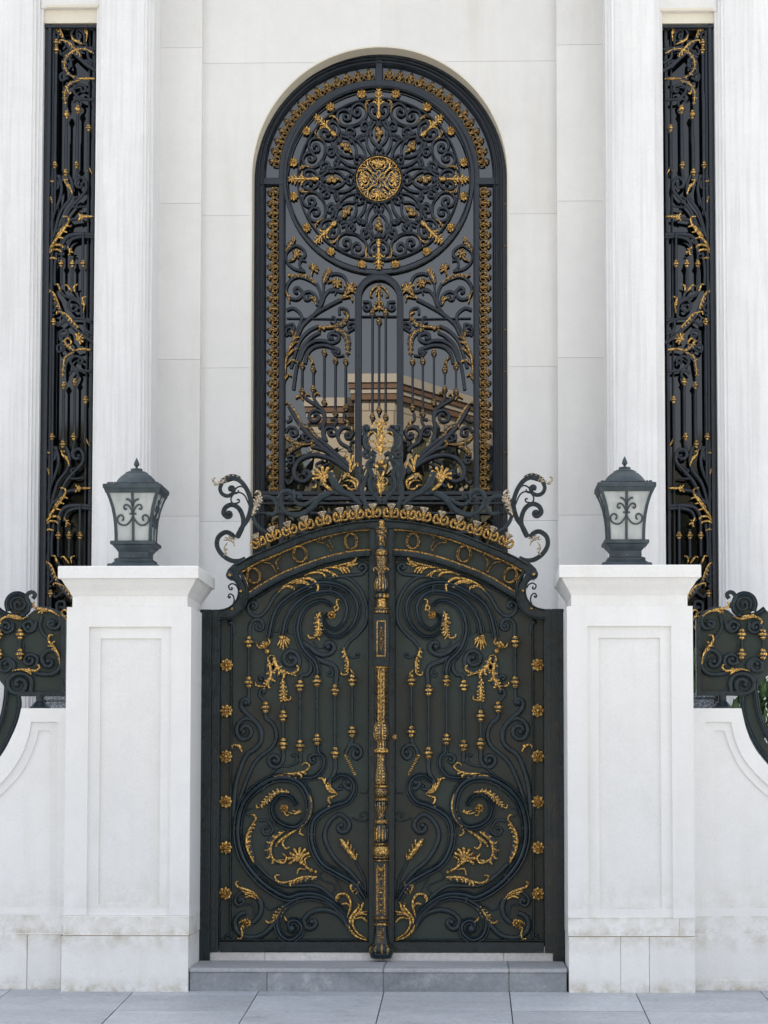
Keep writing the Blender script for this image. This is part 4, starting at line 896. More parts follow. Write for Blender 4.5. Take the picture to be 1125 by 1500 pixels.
for k in range(8):
    mb = MB()
    for sd in (-1, 1):
        for w_, pts, sp in HALF:
            pts = pol(loc(pts), k, sd); s_ = (pol(loc([sp[0]]), k, sd)[0], sp[1]) if sp else None
            bar(mb, W, pts, w_, 'r', None, 0, (1, 1), s_, True)
        for c_ in ((218, 632), (270, 600), (432, 818)):
            x_, z_ = W.xz(pol(loc([c_]), k, sd)[0]); mb.ball((x_, YF - .012, z_), 2.4 * wp, 0, seg=8, rings=5)
    x_, z_ = W.xz(pol(loc([(487, 770)]), k, 1)[0]); mb.ball((x_, YF - .012, z_), 3 * wp, 0, seg=8, rings=5)
    x_, z_ = W.xz(pol(loc([(487, 840)]), k, 1)[0]); mb.ball((x_, YF - .012, z_), 2.6 * wp, 0, seg=8, rings=5)
    wbp('ray_scrollwork', mb, IRONW)
    mb = MB(); pl_ = lambda pts: pol(loc(pts), k, 1)
    def stl(w_, pts, d=.012):
        for sd in (-1, 1): stroke(mb, W, pol(loc(pts), k, sd), w_, d, 0)
    stroke(mb, W, pl_([(485, 395), (486, 250), (486, 130), (490, 5)]), 4.6, .014, 0, blunt=.3)
    stroke(mb, W, pl_([(485, 290), (485, 340), (485, 390)]), 8, .014, 0)
    for y0, ext in ((250, 80), (205, 74), (165, 62), (125, 44), (85, 26)): stl(2.7, [(485, y0), (485 - ext * .3, y0 - 55), (485 - ext * .75, y0 - 84), (485 - ext, y0 - 68)])
    wbp('plume', mb, [GOLD, IRONW])
    mb = MB()
    for (a, b_, r_) in ((470, 525, 4.4), (505, 565, 4.6), (468, 590, 4), (490, 630, 3.2), (482, 665, 2.2)):
        x_, z_ = W.xz(pl_([(a, b_)])[0]); mb.ball((x_, YF - .014, z_), r_ * wp, 0, sy=.7, seg=8, rings=5)
    for i in range(6):
        a = i * math.pi / 3; stroke(mb, W, pl_([(485, 450), (485 + 42 * math.cos(a), 450 + 42 * math.sin(a))]), 3.4, .012, 1)
    wbp('drop_ornament', mb, [GOLDW, IRONW])
    for sd in (-1, 1):
        mb = MB(); stroke(mb, W, pol(loc([(335, 310), (318, 230), (330, 160), (372, 150)]), k, sd), 3, .012, 0); stroke(mb, W, pol(loc([(325, 240), (300, 240)]), k, sd), 2.4, .012, 0); stroke(mb, W, pol(loc([(325, 200), (350, 185)]), k, sd), 2.4, .012, 0)
        wbp('curled_leaf', mb, [GOLDW, IRONW])
ros_set(W, 7.4, [(wcc[0] + 127.5 * math.sin(R_(11.25 + 22.5 * i)), wcc[1] - 127.5 * math.cos(R_(11.25 + 22.5 * i))) for i in range(16)], win, 8, False, (GOLD, IRONW), .01)
# medallion
mb = MB()
raw(mb, W, circ(32, 48), 2.4, 'r', .03, .01); 
for k in range(8):
    a = 2 * math.pi * k / 8; c, s = math.cos(a), math.sin(a)
    L_ = lambda pts: [(wcc[0] + x * c + y * s, wcc[1] - (-x * s + y * c)) for x, y in pts]
    stroke(mb, W, L_([(0, 2), (2.6, 6), (2, 11), (0, 13), (-2, 11), (-2.6, 6), (0, 2)]), 1.7, .016, 0)
    if k % 2 == 0:
        for i in range(7):
            t = (i - 3) / 3; stroke(mb, W, L_([(t * 3, 17), (t * 7, 24), (t * 13, 30.5 - abs(t) * 5)]), 3, .016 + .002 * (i % 2), 0)
        for sd in (-1, 1): stroke(mb, W, L_([(0, 16), (sd * 6, 15), (sd * 10, 19), (sd * 7.4, 22.5), (sd * 5, 20)]), 2.6, .02, 0); stroke(mb, W, L_([(sd * 11, 20), (sd * 14, 25), (sd * 11, 29)]), 2.4, .018, 0)
    else:
        stroke(mb, W, L_([(0, 10), (0, 25)]), 3.6, .014, 0, blunt=1)
        for sd in (-1, 1): stroke(mb, W, L_([(0, 22), (sd * 4, 27), (sd * 7, 31)]), 2.8, .016, 0); stroke(mb, W, L_([(0, 26), (sd * 1, 32)]), 2.8, .018, 0)
x_, z_ = W.xz(wcc); mb.ball((x_, YF - .02, z_), 2.6 * wp, 0)
wbp('medallion', mb, [GOLD, IRONW])
# --- lower field, traced once for the left and turned over for the right
mirp = lambda pts: [(2 * 555.3 - x, y) for x, y in pts]
def both(fn):
    for f_ in (lambda p: p, mirp): fn(f_)
def wscr(reg, w_, pts, sp=None, prof='r', d=0, name='scroll', taper=(1, 1)):
    def go(f_):
        mb = MB(); bar(mb, W, f_(q(reg, pts)), w_, prof, None, d, taper, (f_(q(reg, [sp[0]]))[0], sp[1]) if sp else None); wbp(name, mb, IRONW)
    both(go)
def worn(name, items, m=None, d=.012):
    def go(f_):
        mb = MB()
        for it in items:
            if it[0] == 's': stroke(mb, W, f_(q(it[1], it[3])), it[2], d)
            elif it[0] == 'c': comb(mb, W, f_(q(it[1], it[5])), it[2], it[3], it[4] if f_(q('PX', [(0, 0)]))[0][0] == 0 else -it[4], d=d)
            elif it[0] == 'b':
                x_, z_ = W.xz(f_(q(it[1], [it[3]]))[0]); mb.ball((x_, YF - d - .004, z_), it[2] * wp, 0, seg=8, rings=5)
            elif it[0] == 'f':
                mf = f_(q('PX', [(0, 0)]))[0][0] != 0; fan(mb, W, f_(q(it[1], [it[2]]))[0], 180 - it[3] if mf else it[3], it[4], it[5], it[6], it[7], d)
        wbp(name, mb, m or [GOLDW, IRONW])
    both(go)
WS = [('W2', 5, [(400, 1290), (425, 1120), (470, 960), (540, 880), (610, 840)], None), ('W2', 5, [(380, 1120), (445, 920), (520, 830), (600, 790)], None),
 ('W2', 5.5, [(380, 960), (440, 850), (480, 775), (580, 690), (700, 620), (780, 580)], None), ('W2', 4.5, [(560, 705), (620, 620), (650, 545), (705, 502), (790, 522), (822, 460), (795, 400), (735, 378), (690, 390)], None),
 ('W2', 3, [(690, 520), (735, 510), (725, 545)], None), ('W2', 4.5, [(600, 650), (618, 580), (605, 510), (580, 455)], None), ('W2', 3.4, [(640, 560), (636, 500), (640, 450)], None),
 ('W2', 4.2, [(485, 362), (405, 340), (348, 285), (345, 215), (415, 160), (478, 190), (492, 235), (455, 262)], None), ('W2', 3.6, [(490, 365), (450, 320), (460, 275), (500, 280)], None),
 ('W2', 4.6, [(470, 395), (390, 420), (345, 490), (360, 560), (430, 580), (472, 530), (440, 488)], ((425, 520), .5)), ('W2', 4.4, [(590, 630), (580, 560), (530, 520), (480, 535), (490, 580)], ((515, 560), .5)),
 ('W2', 4.6, [(345, 665), (400, 650), (460, 700), (455, 770), (410, 850)], None), ('W2', 4, [(350, 870), (340, 820), (380, 800), (395, 840)], ((370, 840), .6)), ('W2', 4, [(340, 790), (400, 775), (400, 830)], None),
 ('W2', 5.5, [(445, 1075), (490, 965), (560, 912), (640, 905), (700, 922), (750, 900), (755, 860), (700, 845)], ((700, 880), .5)), ('W2', 5.5, [(490, 1085), (515, 1000), (565, 955), (640, 942), (710, 960), (755, 975)], ((735, 990), .5)),
 ('W2', 3.6, [(700, 980), (740, 1025), (800, 1020)], None), ('W2', 3.8, [(825, 840), (885, 800), (870, 765), (832, 775)], ((852, 795), .5)), ('W2', 4, [(760, 700), (765, 650), (820, 665), (830, 720)], None), ('W2', 3, [(690, 760), (730, 770), (725, 720), (700, 720)], None),
 ('W3', 7.5, [(370, 290), (430, 400), (490, 480), (580, 575), (720, 690), (850, 810)], None), ('W3', 6, [(560, 520), (650, 590), (760, 690), (850, 770)], None), ('W3', 6, [(540, 610), (640, 640), (750, 720), (850, 800)], None),
 ('W3', 7, [(850, 820), (740, 735), (640, 690), (540, 680), (450, 715), (405, 790), (420, 860), (480, 885), (535, 850)], ((490, 830), .5)), ('W3', 3.6, [(640, 720), (580, 750), (600, 780), (680, 740)], None), ('W3', 4, [(440, 840), (480, 820), (500, 850)], None),
 ('W3', 5, [(640, 560), (630, 480), (645, 400), (635, 330), (560, 275), (500, 235), (470, 195)], None), ('W3', 4.5, [(640, 340), (600, 290), (565, 240), (557, 195)], None), ('W3', 4.5, [(600, 470), (640, 410), (630, 350), (570, 325), (525, 360), (530, 405)], ((572, 370), .7)),
 ('W3', 5, [(660, 570), (640, 500), (670, 458), (725, 470), (740, 510), (700, 525)], ((695, 495), .5)), ('W3', 5.5, [(845, 650), (830, 620), (770, 580), (748, 520), (785, 465), (845, 468), (868, 505), (845, 545)], ((825, 520), .5)), ('W3', 3.4, [(850, 610), (850, 580), (885, 570)], None),
 ('W3', 4, [(720, 450), (740, 400), (690, 400)], None), ('W3', 4.4, [(800, 350), (800, 400), (840, 440), (760, 460)], None), ('W3', 4.4, [(345, 420), (380, 400), (370, 370)], None), ('W3', 4.6, [(340, 500), (370, 460), (420, 470), (430, 510)], ((395, 500), .6)),
 ('W3', 4.6, [(480, 560), (470, 525), (510, 510), (550, 540)], ((510, 545), .6)), ('W3', 4, [(345, 690), (400, 690), (400, 740)], ((375, 720), .6)), ('W3', 4.4, [(395, 780), (395, 860), (360, 905), (340, 870)], None), ('W3', 4, [(340, 810), (370, 800)], None),
 ('W3', 4, [(545, 930), (580, 900), (560, 860)], None), ('W3', 4, [(950, 460), (980, 450), (990, 490)], ((970, 490), .6)), ('W2', 4, [(945, 600), (1000, 605), (1000, 655)], ((970, 640), .7)), ('W3', 5, [(1030, 680), (960, 620), (950, 530), (1000, 490)], None)]
for e in WS: wscr(e[0], e[1], e[2], e[3])
WG = [('acanthus_leaf', [S('W2', 4, [(335, 1230), (345, 1050), (400, 900), (425, 840)]), S('W2', 4, [(345, 1100), (390, 1060), (440, 1080)]), S('W2', 4, [(350, 1040), (400, 980), (440, 970)]), S('W2', 4, [(360, 990), (400, 930), (445, 915)]), S('W2', 4, [(375, 950), (410, 890), (450, 880)]), S('W2', 4, [(340, 1210), (360, 1170), (385, 1185)]), S('W2', 3.4, [(400, 880), (395, 840), (380, 830)])]),
 ('acanthus_leaf', [('c', 'W2', 6, 7, 1, [(580, 460), (540, 420), (470, 390), (375, 395)]), S('W2', 3.4, [(400, 395), (365, 395), (362, 375)])]),
 ('acanthus_leaf', [('c', 'W2', 5, 4, 0, [(340, 210), (370, 160), (405, 110)]), S('W2', 3, [(405, 130), (412, 105), (390, 100)])]),
 ('flower_boss', [('b', 'W2', 2, (425, 225)), ('f', 'W2', (425, 225), 45, 300, 6, 7, 2.6), S('W2', 3.4, [(425, 235), (400, 270), (360, 280)])]),
 ('flower_boss', [('b', 'W2', 2, (740, 455)), ('f', 'W2', (740, 455), 0, 320, 6.5, 8, 2.8), S('W2', 3.4, [(725, 440), (690, 440), (665, 450)])]),
 ('acanthus_leaf', [('c', 'W2', 5.5, 5, 0, [(635, 455), (655, 400), (685, 345)]), S('W2', 2.8, [(690, 380), (680, 340), (665, 350)])]),
 ('shell_ornament', [('f', 'W2', (548, 355), 55, 115, 9, 5, 2.8), S('W2', 3.4, [(545, 395), (545, 370), (555, 350)])]),
 ('shell_ornament', [('f', 'W2', (835, 525), 55, 115, 14, 6, 3.2), S('W2', 5, [(770, 580), (830, 530)]), S('W2', 3.6, [(790, 575), (850, 560), (865, 600)]), S('W2', 3, [(800, 545), (820, 500)])]),
 ('curled_leaf', [S('W2', 3.4, [(520, 570), (560, 580), (578, 625)]), S('W2', 3, [(550, 575), (570, 565), (580, 590)])]), ('curled_leaf', [S('W2', 3.4, [(335, 510), (360, 560), (370, 610)]), S('W2', 3, [(345, 540), (380, 560)])]),
 ('horned_mask_ornament', [('b', 'W2', 3, (610, 800)), ('b', 'W2', 2.4, (605, 825)), ('b', 'W2', 2.4, (640, 815)), S('W2', 5, [(610, 810), (680, 800), (740, 800)]), ('c', 'W2', 5, 4, 0, [(720, 790), (780, 775), (820, 730)]), S('W2', 3.4, [(790, 760), (830, 720), (815, 690), (790, 680)]), ('c', 'W2', 5.5, 6, 0, [(720, 815), (790, 840), (825, 900), (825, 1025)])]),
 ('curled_leaf', [S('W2', 3.6, [(520, 1035), (545, 1060), (560, 1090)]), S('W2', 3, [(540, 1110), (545, 1060), (520, 1030)])]),
 ('acanthus_leaf', [S('W3', 3.6, [(340, 260), (390, 300), (430, 360), (465, 430)]), ('c', 'W3', 4.6, 6, -1, [(370, 290), (420, 350), (465, 430)]), S('W3', 3, [(360, 270), (330, 275), (330, 300)])]),
 ('acanthus_leaf', [('c', 'W3', 5, 6, 1, [(450, 440), (520, 470), (560, 520), (600, 555)]), S('W3', 3, [(480, 450), (450, 440), (450, 470)])]),
 ('horned_mask_ornament', [('b', 'W3', 3, (540, 590)), ('b', 'W3', 2.4, (550, 572)), ('b', 'W3', 2.4, (552, 610)), S('W3', 4.6, [(545, 592), (470, 598), (400, 580)]), S('W3', 3.6, [(430, 590), (360, 560), (330, 515), (345, 540)]), S('W3', 3.4, [(470, 605), (400, 625), (355, 670)]), ('c', 'W3', 4.6, 5, 0, [(480, 595), (410, 585), (345, 535)]), ('c', 'W3', 4.6, 4, 0, [(460, 605), (400, 625), (350, 680)])]),
 ('curled_leaf', [S('W3', 3.6, [(480, 250), (450, 215), (415, 235)]), S('W3', 3.6, [(560, 220), (585, 190), (605, 205)]), S('W3', 3.4, [(530, 210), (500, 200), (495, 225)])]), ('curled_leaf', [S('W3', 3.4, [(800, 400), (830, 420), (815, 455)]), S('W3', 3.2, [(815, 450), (855, 460), (865, 490)])])]
for nme, it in WG: worn(nme, it)
for x, y0, y1, bs in ((442.6, 533, 582, (536.5, 574)), (459, 538, 580, (541.6, 570.5)), (475, 513, 592, (517, 590)), (491.3, 524, 612, (529, 606)), (506.3, 524, 600, (530, 597.5))):
    for f_ in (lambda x: x, lambda x: 2 * 555.3 - x): bal(W, win, f_(x), y0, y1, bs, 3.2, (IRONW, GOLDW), .62, 'baluster', False)
# narrow arched light in the middle
mb = MB()
for r_, w_ in ((30.5, 8.5), (34.4, 1.8), (26.8, 1.8)): raw(mb, W, [(555.3 - r_, 722)] + [(555.3 - r_ * math.cos(math.pi * i / 20), 437 - r_ * math.sin(math.pi * i / 20)) for i in range(21)] + [(555.3 + r_, 722)], w_, 'f', .035, 0 if w_ > 5 else .01)
wbp('middle_light_frame', mb, IRONW)
for x, y0, y1, bs in ((545.6, 450, 620, (458.5, 611)), (555.3, 468, 610, (471.5, 601)), (565, 450, 620, (458.5, 611))): bal(W, win, x, y0, y1, bs, 3.2, (IRONW, GOLDW), .62, 'baluster', False)
mb = MB()
for sd in (-1, 1):
    for pts in ([(0, 418), (5, 420), (11, 426), (13, 434), (9, 434)], [(0, 420), (3, 426), (4, 433)], [(0, 440), (4, 444), (7, 452)], [(0, 446), (3, 452), (9, 455)]): stroke(mb, W, [(555.3 + sd * a, b_) for a, b_ in pts], 3.4, .012)
stroke(mb, W, [(555.3, 416), (555.3, 455)], 4, .014); wbp('fleuron', mb, [GOLDW, IRONW])
mb = MB(); raw(mb, W, [(530, 463.5), (581, 463.5)], 2.4, 'r', .02, 0); raw(mb, W, [(420, 466), (522, 467.5)], 2.6, 'r', .02, -.01); raw(mb, W, [(589, 467.5), (690, 466)], 2.6, 'r', .02, -.01); wbp('cross_bar', mb, IRONW)
# ================================================================ SIDE WINDOWS
YS = YC + .17
SW = Plane(YS); sp_ = 1 / SW.s
SCX = 556.2
def side_window(flip):
    f = (lambda p: (2 * SCX - p[0], p[1] + (0 if flip else 0))) if flip else None
    pl = Plane(YS, f); ztopw = Z(18 if not flip else 24, YS)
    mb = MB(); zb_ = Z(1330, YS)
    def vb(a, b_, y0, y1):
        x0, x1 = sorted((pl.xz((a, 450))[0], pl.xz((b_, 450))[0])); mb.box(x0, x1, y0, y1, zb_, ztopw, 0, .004)
    vb(55, 68, YS - .03, YS + .08); vb(68, 72.5, YS - .055, YS + .06); vb(73.5, 77, YS - .02, YS + .06)
    for y, w_, d_ in ((34, 7, .0), (42, 4, .02)): raw(mb, pl, [(58, y), (150, y)], w_, 'f', .04, d_)
    vb(124.5, 127, YS + .05, YS + .07); vb(132, 136, YS + .0, YS + .05)
    o = mb.build('side_window', IRONW, house)
    g = MB(); x0, x1 = sorted((pl.xz((40, 450))[0], pl.xz((160, 450))[0])); g.box(x0, x1, YS + .10, YS + .115, zb_, ztopw); g.build('glass_pane', GLASS2, o)
    DY = 397.5
    for per in (-1, 0, 1, 2):
        oy = per * DY; ox = -4.4 * per
        def T(reg, pts): return [(x + ox, y + oy) for x, y in q(reg, pts)]
        def vis(pts): return any(22 < y < 930 for _, y in pts)
        SB = [('S2', 5, [(130, 500), (145, 300), (190, 130), (240, 0), (250, -80), (230, -150), (190, -160), (165, -105), (195, -65)], ((205, -95), .7)),
              ('S2', 5, [(190, 290), (240, 110), (310, 10), (330, -60), (320, -130), (290, -180)], None), ('S2', 5, [(205, 330), (300, 100), (420, -40), (430, -110), (400, -150), (360, -130)], ((392, -100), .6)),
              ('S1', 4, [(205, 1240), (190, 1290), (230, 1335), (255, 1370)], None), ('S1', 4, [(370, 1240), (358, 1300), (350, 1350), (385, 1378)], None), ('S1', 3.4, [(205, 1290), (240, 1290), (235, 1320)], None),
              ('S2', 6, [(250, 400), (260, 330), (300, 280), (380, 265), (490, 270)], None), ('S2', 5, [(290, 380), (320, 310), (400, 285), (490, 290)], None), ('S2', 5, [(210, 250), (300, 170), (390, 150)], None),
              ('S2', 5, [(135, 500), (150, 600), (180, 690)], None), ('S2', 5, [(215, 400), (200, 520), (200, 640)], None), ('S2', 6, [(160, 640), (210, 760), (280, 880), (400, 1000), (490, 1060)], None),
              ('S2', 4.4, [(230, 650), (270, 715), (350, 735), (400, 760)], None), ('S2', 4.4, [(200, 860), (150, 850), (122, 810), (150, 765), (195, 775)], ((175, 810), .6)), ('S2', 4.4, [(400, 870), (390, 780), (330, 745), (300, 790), (330, 830)], ((345, 795), .6)),
              ('S2', 4.4, [(480, 900), (430, 890), (425, 960), (480, 1000)], None), ('S2', 4.4, [(300, 1030), (290, 970), (240, 980), (240, 1040)], ((268, 1020), .7)), ('S2', 4.4, [(470, 1270), (370, 1260), (315, 1200), (350, 1160), (400, 1170)], ((380, 1195), .6)),
              ('S2', 4, [(355, 1340), (372, 1290), (340, 1260), (310, 1290)], None), ('S2', 3, [(320, 60), (360, 70), (440, 60)], None), ('S2', 3, [(370, 40), (340, 10), (370, -10)], None),
              ('S1', 4, [(240, 370), (250, 400), (330, 350), (430, 350), (490, 380)], None), ('S1', 4, [(300, 570), (250, 590), (240, 550), (270, 535), (290, 560)], None), ('S1', 4, [(420, 470), (440, 450), (470, 470), (440, 495)], None)]
        SS = [('S1', 5, [(215, 275), (175, 270), (145, 220), (165, 185), (210, 175)], None), ('S1', 4, [(400, 330), (365, 260), (380, 190), (430, 185), (435, 215)], None)] if per == 0 else []
        for reg, w_, pts, s_ in SB + SS:
            p_ = T(reg, pts)
            if not vis(p_): continue
            m_ = MB(); bar(m_, pl, p_, w_, 'r', None, .0, (1, 1), (T(reg, [s_[0]])[0], s_[1]) if s_ else None); m_.build('scroll', IRONW, o)
        def gl(name, items):
            if not any(vis(T(it[1], it[5] if it[0] == 'c' else it[3] if it[0] != 'f' else [it[2]])) for it in items): return
            m_ = MB()
            for it in items:
                if it[0] == 's': stroke(m_, pl, T(it[1], it[3]), it[2], .012)
                elif it[0] == 'c': comb(m_, pl, T(it[1], it[5]), it[2], it[3], it[4], d=.012)
                elif it[0] == 'f': fan(m_, pl, T(it[1], [it[2]])[0], it[3], it[4], it[5], it[6], it[7], .012)
            m_.build(name, [GOLD, IRONW], o)
        gl('acanthus_leaf', [S('S2', 4, [(132, 490), (170, 370), (250, 260), (300, 185), (300, 145), (265, 138)])] + [S('S2', 4, [(x, y), (x + 45, y - 45), (x + 95, y - 45), (x + 112, y - 25)]) for x, y in ((140, 430), (155, 395))] + [S('S2', 3.4, [(x, y), (x + 40, y - 38), (x + 85, y - 30)]) for x, y in ((185, 330), (210, 285), (240, 245), (135, 480))])
        gl('acanthus_leaf', [('c', 'S2', 5, 5, 1, [(132, 410), (140, 320), (155, 250)]), S('S2', 3, [(165, 290), (155, 245), (132, 245)])])
        gl('acanthus_leaf', [('c', 'S2', 6, 6, -1, [(150, 670), (195, 700), (220, 750), (248, 820)]), S('S2', 3, [(165, 672), (130, 665), (122, 685)])])
        gl('acanthus_leaf', [('c', 'S2', 6, 6, -1, [(240, 835), (290, 855), (330, 900), (382, 955)]), S('S2', 3, [(255, 840), (220, 835), (216, 858)])])
        for s_ in ([(205, 640), (225, 635), (245, 690)], [(270, 650), (290, 640), (330, 690)], [(350, 690), (345, 650), (372, 635)]): gl('curled_leaf', [S('S2', 3.4, s_)])
        gl('curled_leaf', [S('S2', 3.4, [(412, 845), (418, 780), (405, 740), (435, 722)]), S('S2', 3, [(412, 790), (398, 765)])])
        gl('curled_leaf', [S('S2', 3.4, [(295, 355), (310, 380), (330, 375)]), S('S2', 3.4, [(310, 380), (312, 415), (300, 420)]), S('S2', 3, [(315, 390), (340, 405)])])
        gl('acanthus_leaf', [S('S1', 3.4, [(270, 1310), (285, 1350), (315, 1380), (332, 1425)]), S('S1', 3, [(285, 1345), (320, 1365)]), S('S1', 3, [(275, 1320), (300, 1320)])]); gl('curled_leaf', [S('S1', 3.4, [(155, 1290), (170, 1330), (200, 1330)]), S('S1', 3, [(150, 1360), (170, 1335)])]); gl('curled_leaf', [S('S1', 3.4, [(140, 1450), (170, 1445), (185, 1490)])])
        gl('horned_mask_ornament', [S('S2', 4, [(380, 140), (490, 140)]), S('S2', 4, [(375, 115), (395, 140), (375, 170)]), S('S2', 3.4, [(400, 120), (410, 140), (400, 165)]), S('S2', 5, [(425, 140), (450, 140)])])
        gl('acanthus_ring', [('c', 'S1', 4, 9, 0, [(490, 395), (420, 362), (340, 375), (285, 430), (275, 490), (310, 550), (380, 580)]), S('S1', 4.4, [(370, 580), (420, 580), (495, 582)]), ('c', 'S1', 4, 6, 0, [(385, 590), (310, 620), (275, 690), (285, 790)]), S('S1', 3.2, [(290, 650), (310, 690), (325, 680)])]
           if per == 0 else [S('S2', 4.4, [(340, 1122), (400, 1110), (470, 1115)]), ('c', 'S2', 4, 5, 0, [(350, 1125), (290, 1080), (270, 1040)]), S('S2', 3.2, [(270, 1045), (300, 1030), (325, 1060), (310, 1080)]), ('c', 'S2', 4, 6, 0, [(345, 1130), (280, 1170), (265, 1240), (258, 1325)]), ('f', 'S2', (360, 1040), 25, 120, 11, 6, 2.4)] if per != -1 else [S('S1', 3, [(0, -900), (1, -901)])])
        if per == 0: gl('acanthus_ring', [S('S2', 4.4, [(340, 1122), (400, 1110), (470, 1115)]), ('c', 'S2', 4, 5, 0, [(350, 1125), (290, 1080), (270, 1040)]), S('S2', 3.2, [(270, 1045), (300, 1030), (325, 1060), (310, 1080)]), ('c', 'S2', 4, 6, 0, [(345, 1130), (280, 1170), (265, 1240), (258, 1325)]), ('f', 'S2', (360, 1040), 25, 120, 11, 6, 2.4)])
        gl('curled_leaf', [S('S1', 3.4, [(415, 330), (370, 310), (335, 290), (325, 262)]), S('S1', 3, [(360, 310), (385, 300)])] if per == 0 else [S('S1', 3.4, [(480, 1280), (450, 1220), (445, 1150)]), S('S1', 3, [(450, 1230), (440, 1255)])])
        if per == 0: gl('curled_leaf', [S('S1', 3.4, [(240, 170), (225, 190), (215, 230)]), S('S1', 3, [(245, 190), (225, 215)])]); gl('curled_leaf', [S('S1', 3.4, [(480, 1280), (450, 1220), (445, 1150)]), S('S1', 3, [(450, 1230), (440, 1255)])]) 
        rods = [('S2', 253, 400, 640, (487,)), ('S2', 333, 440, 650, (487,)), ('S2', 412, 260, 720, (487,)), ('S2', 195, 895, 1090 + 1000, (912,)), ('S2', 270, 1360, 1810, (1378,)), ('S2', 352, 1335, 1760, (1352,)), ('S2', 430, 1460, 1790, (1482,))]
        if per == 0: rods += [('S1', 215, 290, 700, (320,)), ('S1', 372, 780, 1000, (803,)), ('S1', 292, 830, 1000, (852,)), ('S1', 205, 700, 1240, (1215,)), ('S1', 365, 1000, 1235, (1215,)), ('S1', 285, 1000, 1290, (1270,))]
        else: rods += [('S1', 205, 1190, 1240, (1215,)), ('S1', 365, 1190, 1235, (1215,)), ('S1', 285, 1245, 1290, (1270,))]
        for reg, x, a, b_, bs in rods:
            p0 = T(reg, [(x, a)])[0]; p1 = T(reg, [(x, b_)])[0]; pb = [T(reg, [(x, v)])[0][1] for v in bs]
            if p1[1] < 25 or p0[1] > 920: continue
            bal(pl, o, p0[0], p0[1], p1[1], [y for y in pb if 22 < y < 925], 4, (IRONW, GOLD), .66, 'baluster', False)
    return o
side_window(False); side_window(True)
# lintels closing the tops of the side bays, and dark jambs behind
for a, b_, y0, y1 in ((50, 142, 8, 30), (966, 1057, 20, 37.5)):
    x0, x1 = X(a, YC), X(b_, YC); z0, z1 = Z(y0, YC + .06), Z(y1, YC + .1)
    mb = MB(); mb.box(x0, x1, YC + .06, YC + .6, z0, ztop); l_ = mb.build('lintel', WALL, house, smooth=False)
    mb = MB(); mb.plate([(x0, z1), (x1, z1), (x1, z0), (x0, z0)], YC + .10, YC + .6); mb.build('lintel_band', REVEAL, l_, smooth=False)
    mb = MB(); mb.box(X(58, YC) if a < 100 else X(973, YC), X(136, YC) if a < 100 else X(1052, YC), YC + .052, YC + .1, z0 + .004, z0 + .03, 0, .003); mb.build('lintel_moulding', REVEAL, l_, smooth=False)
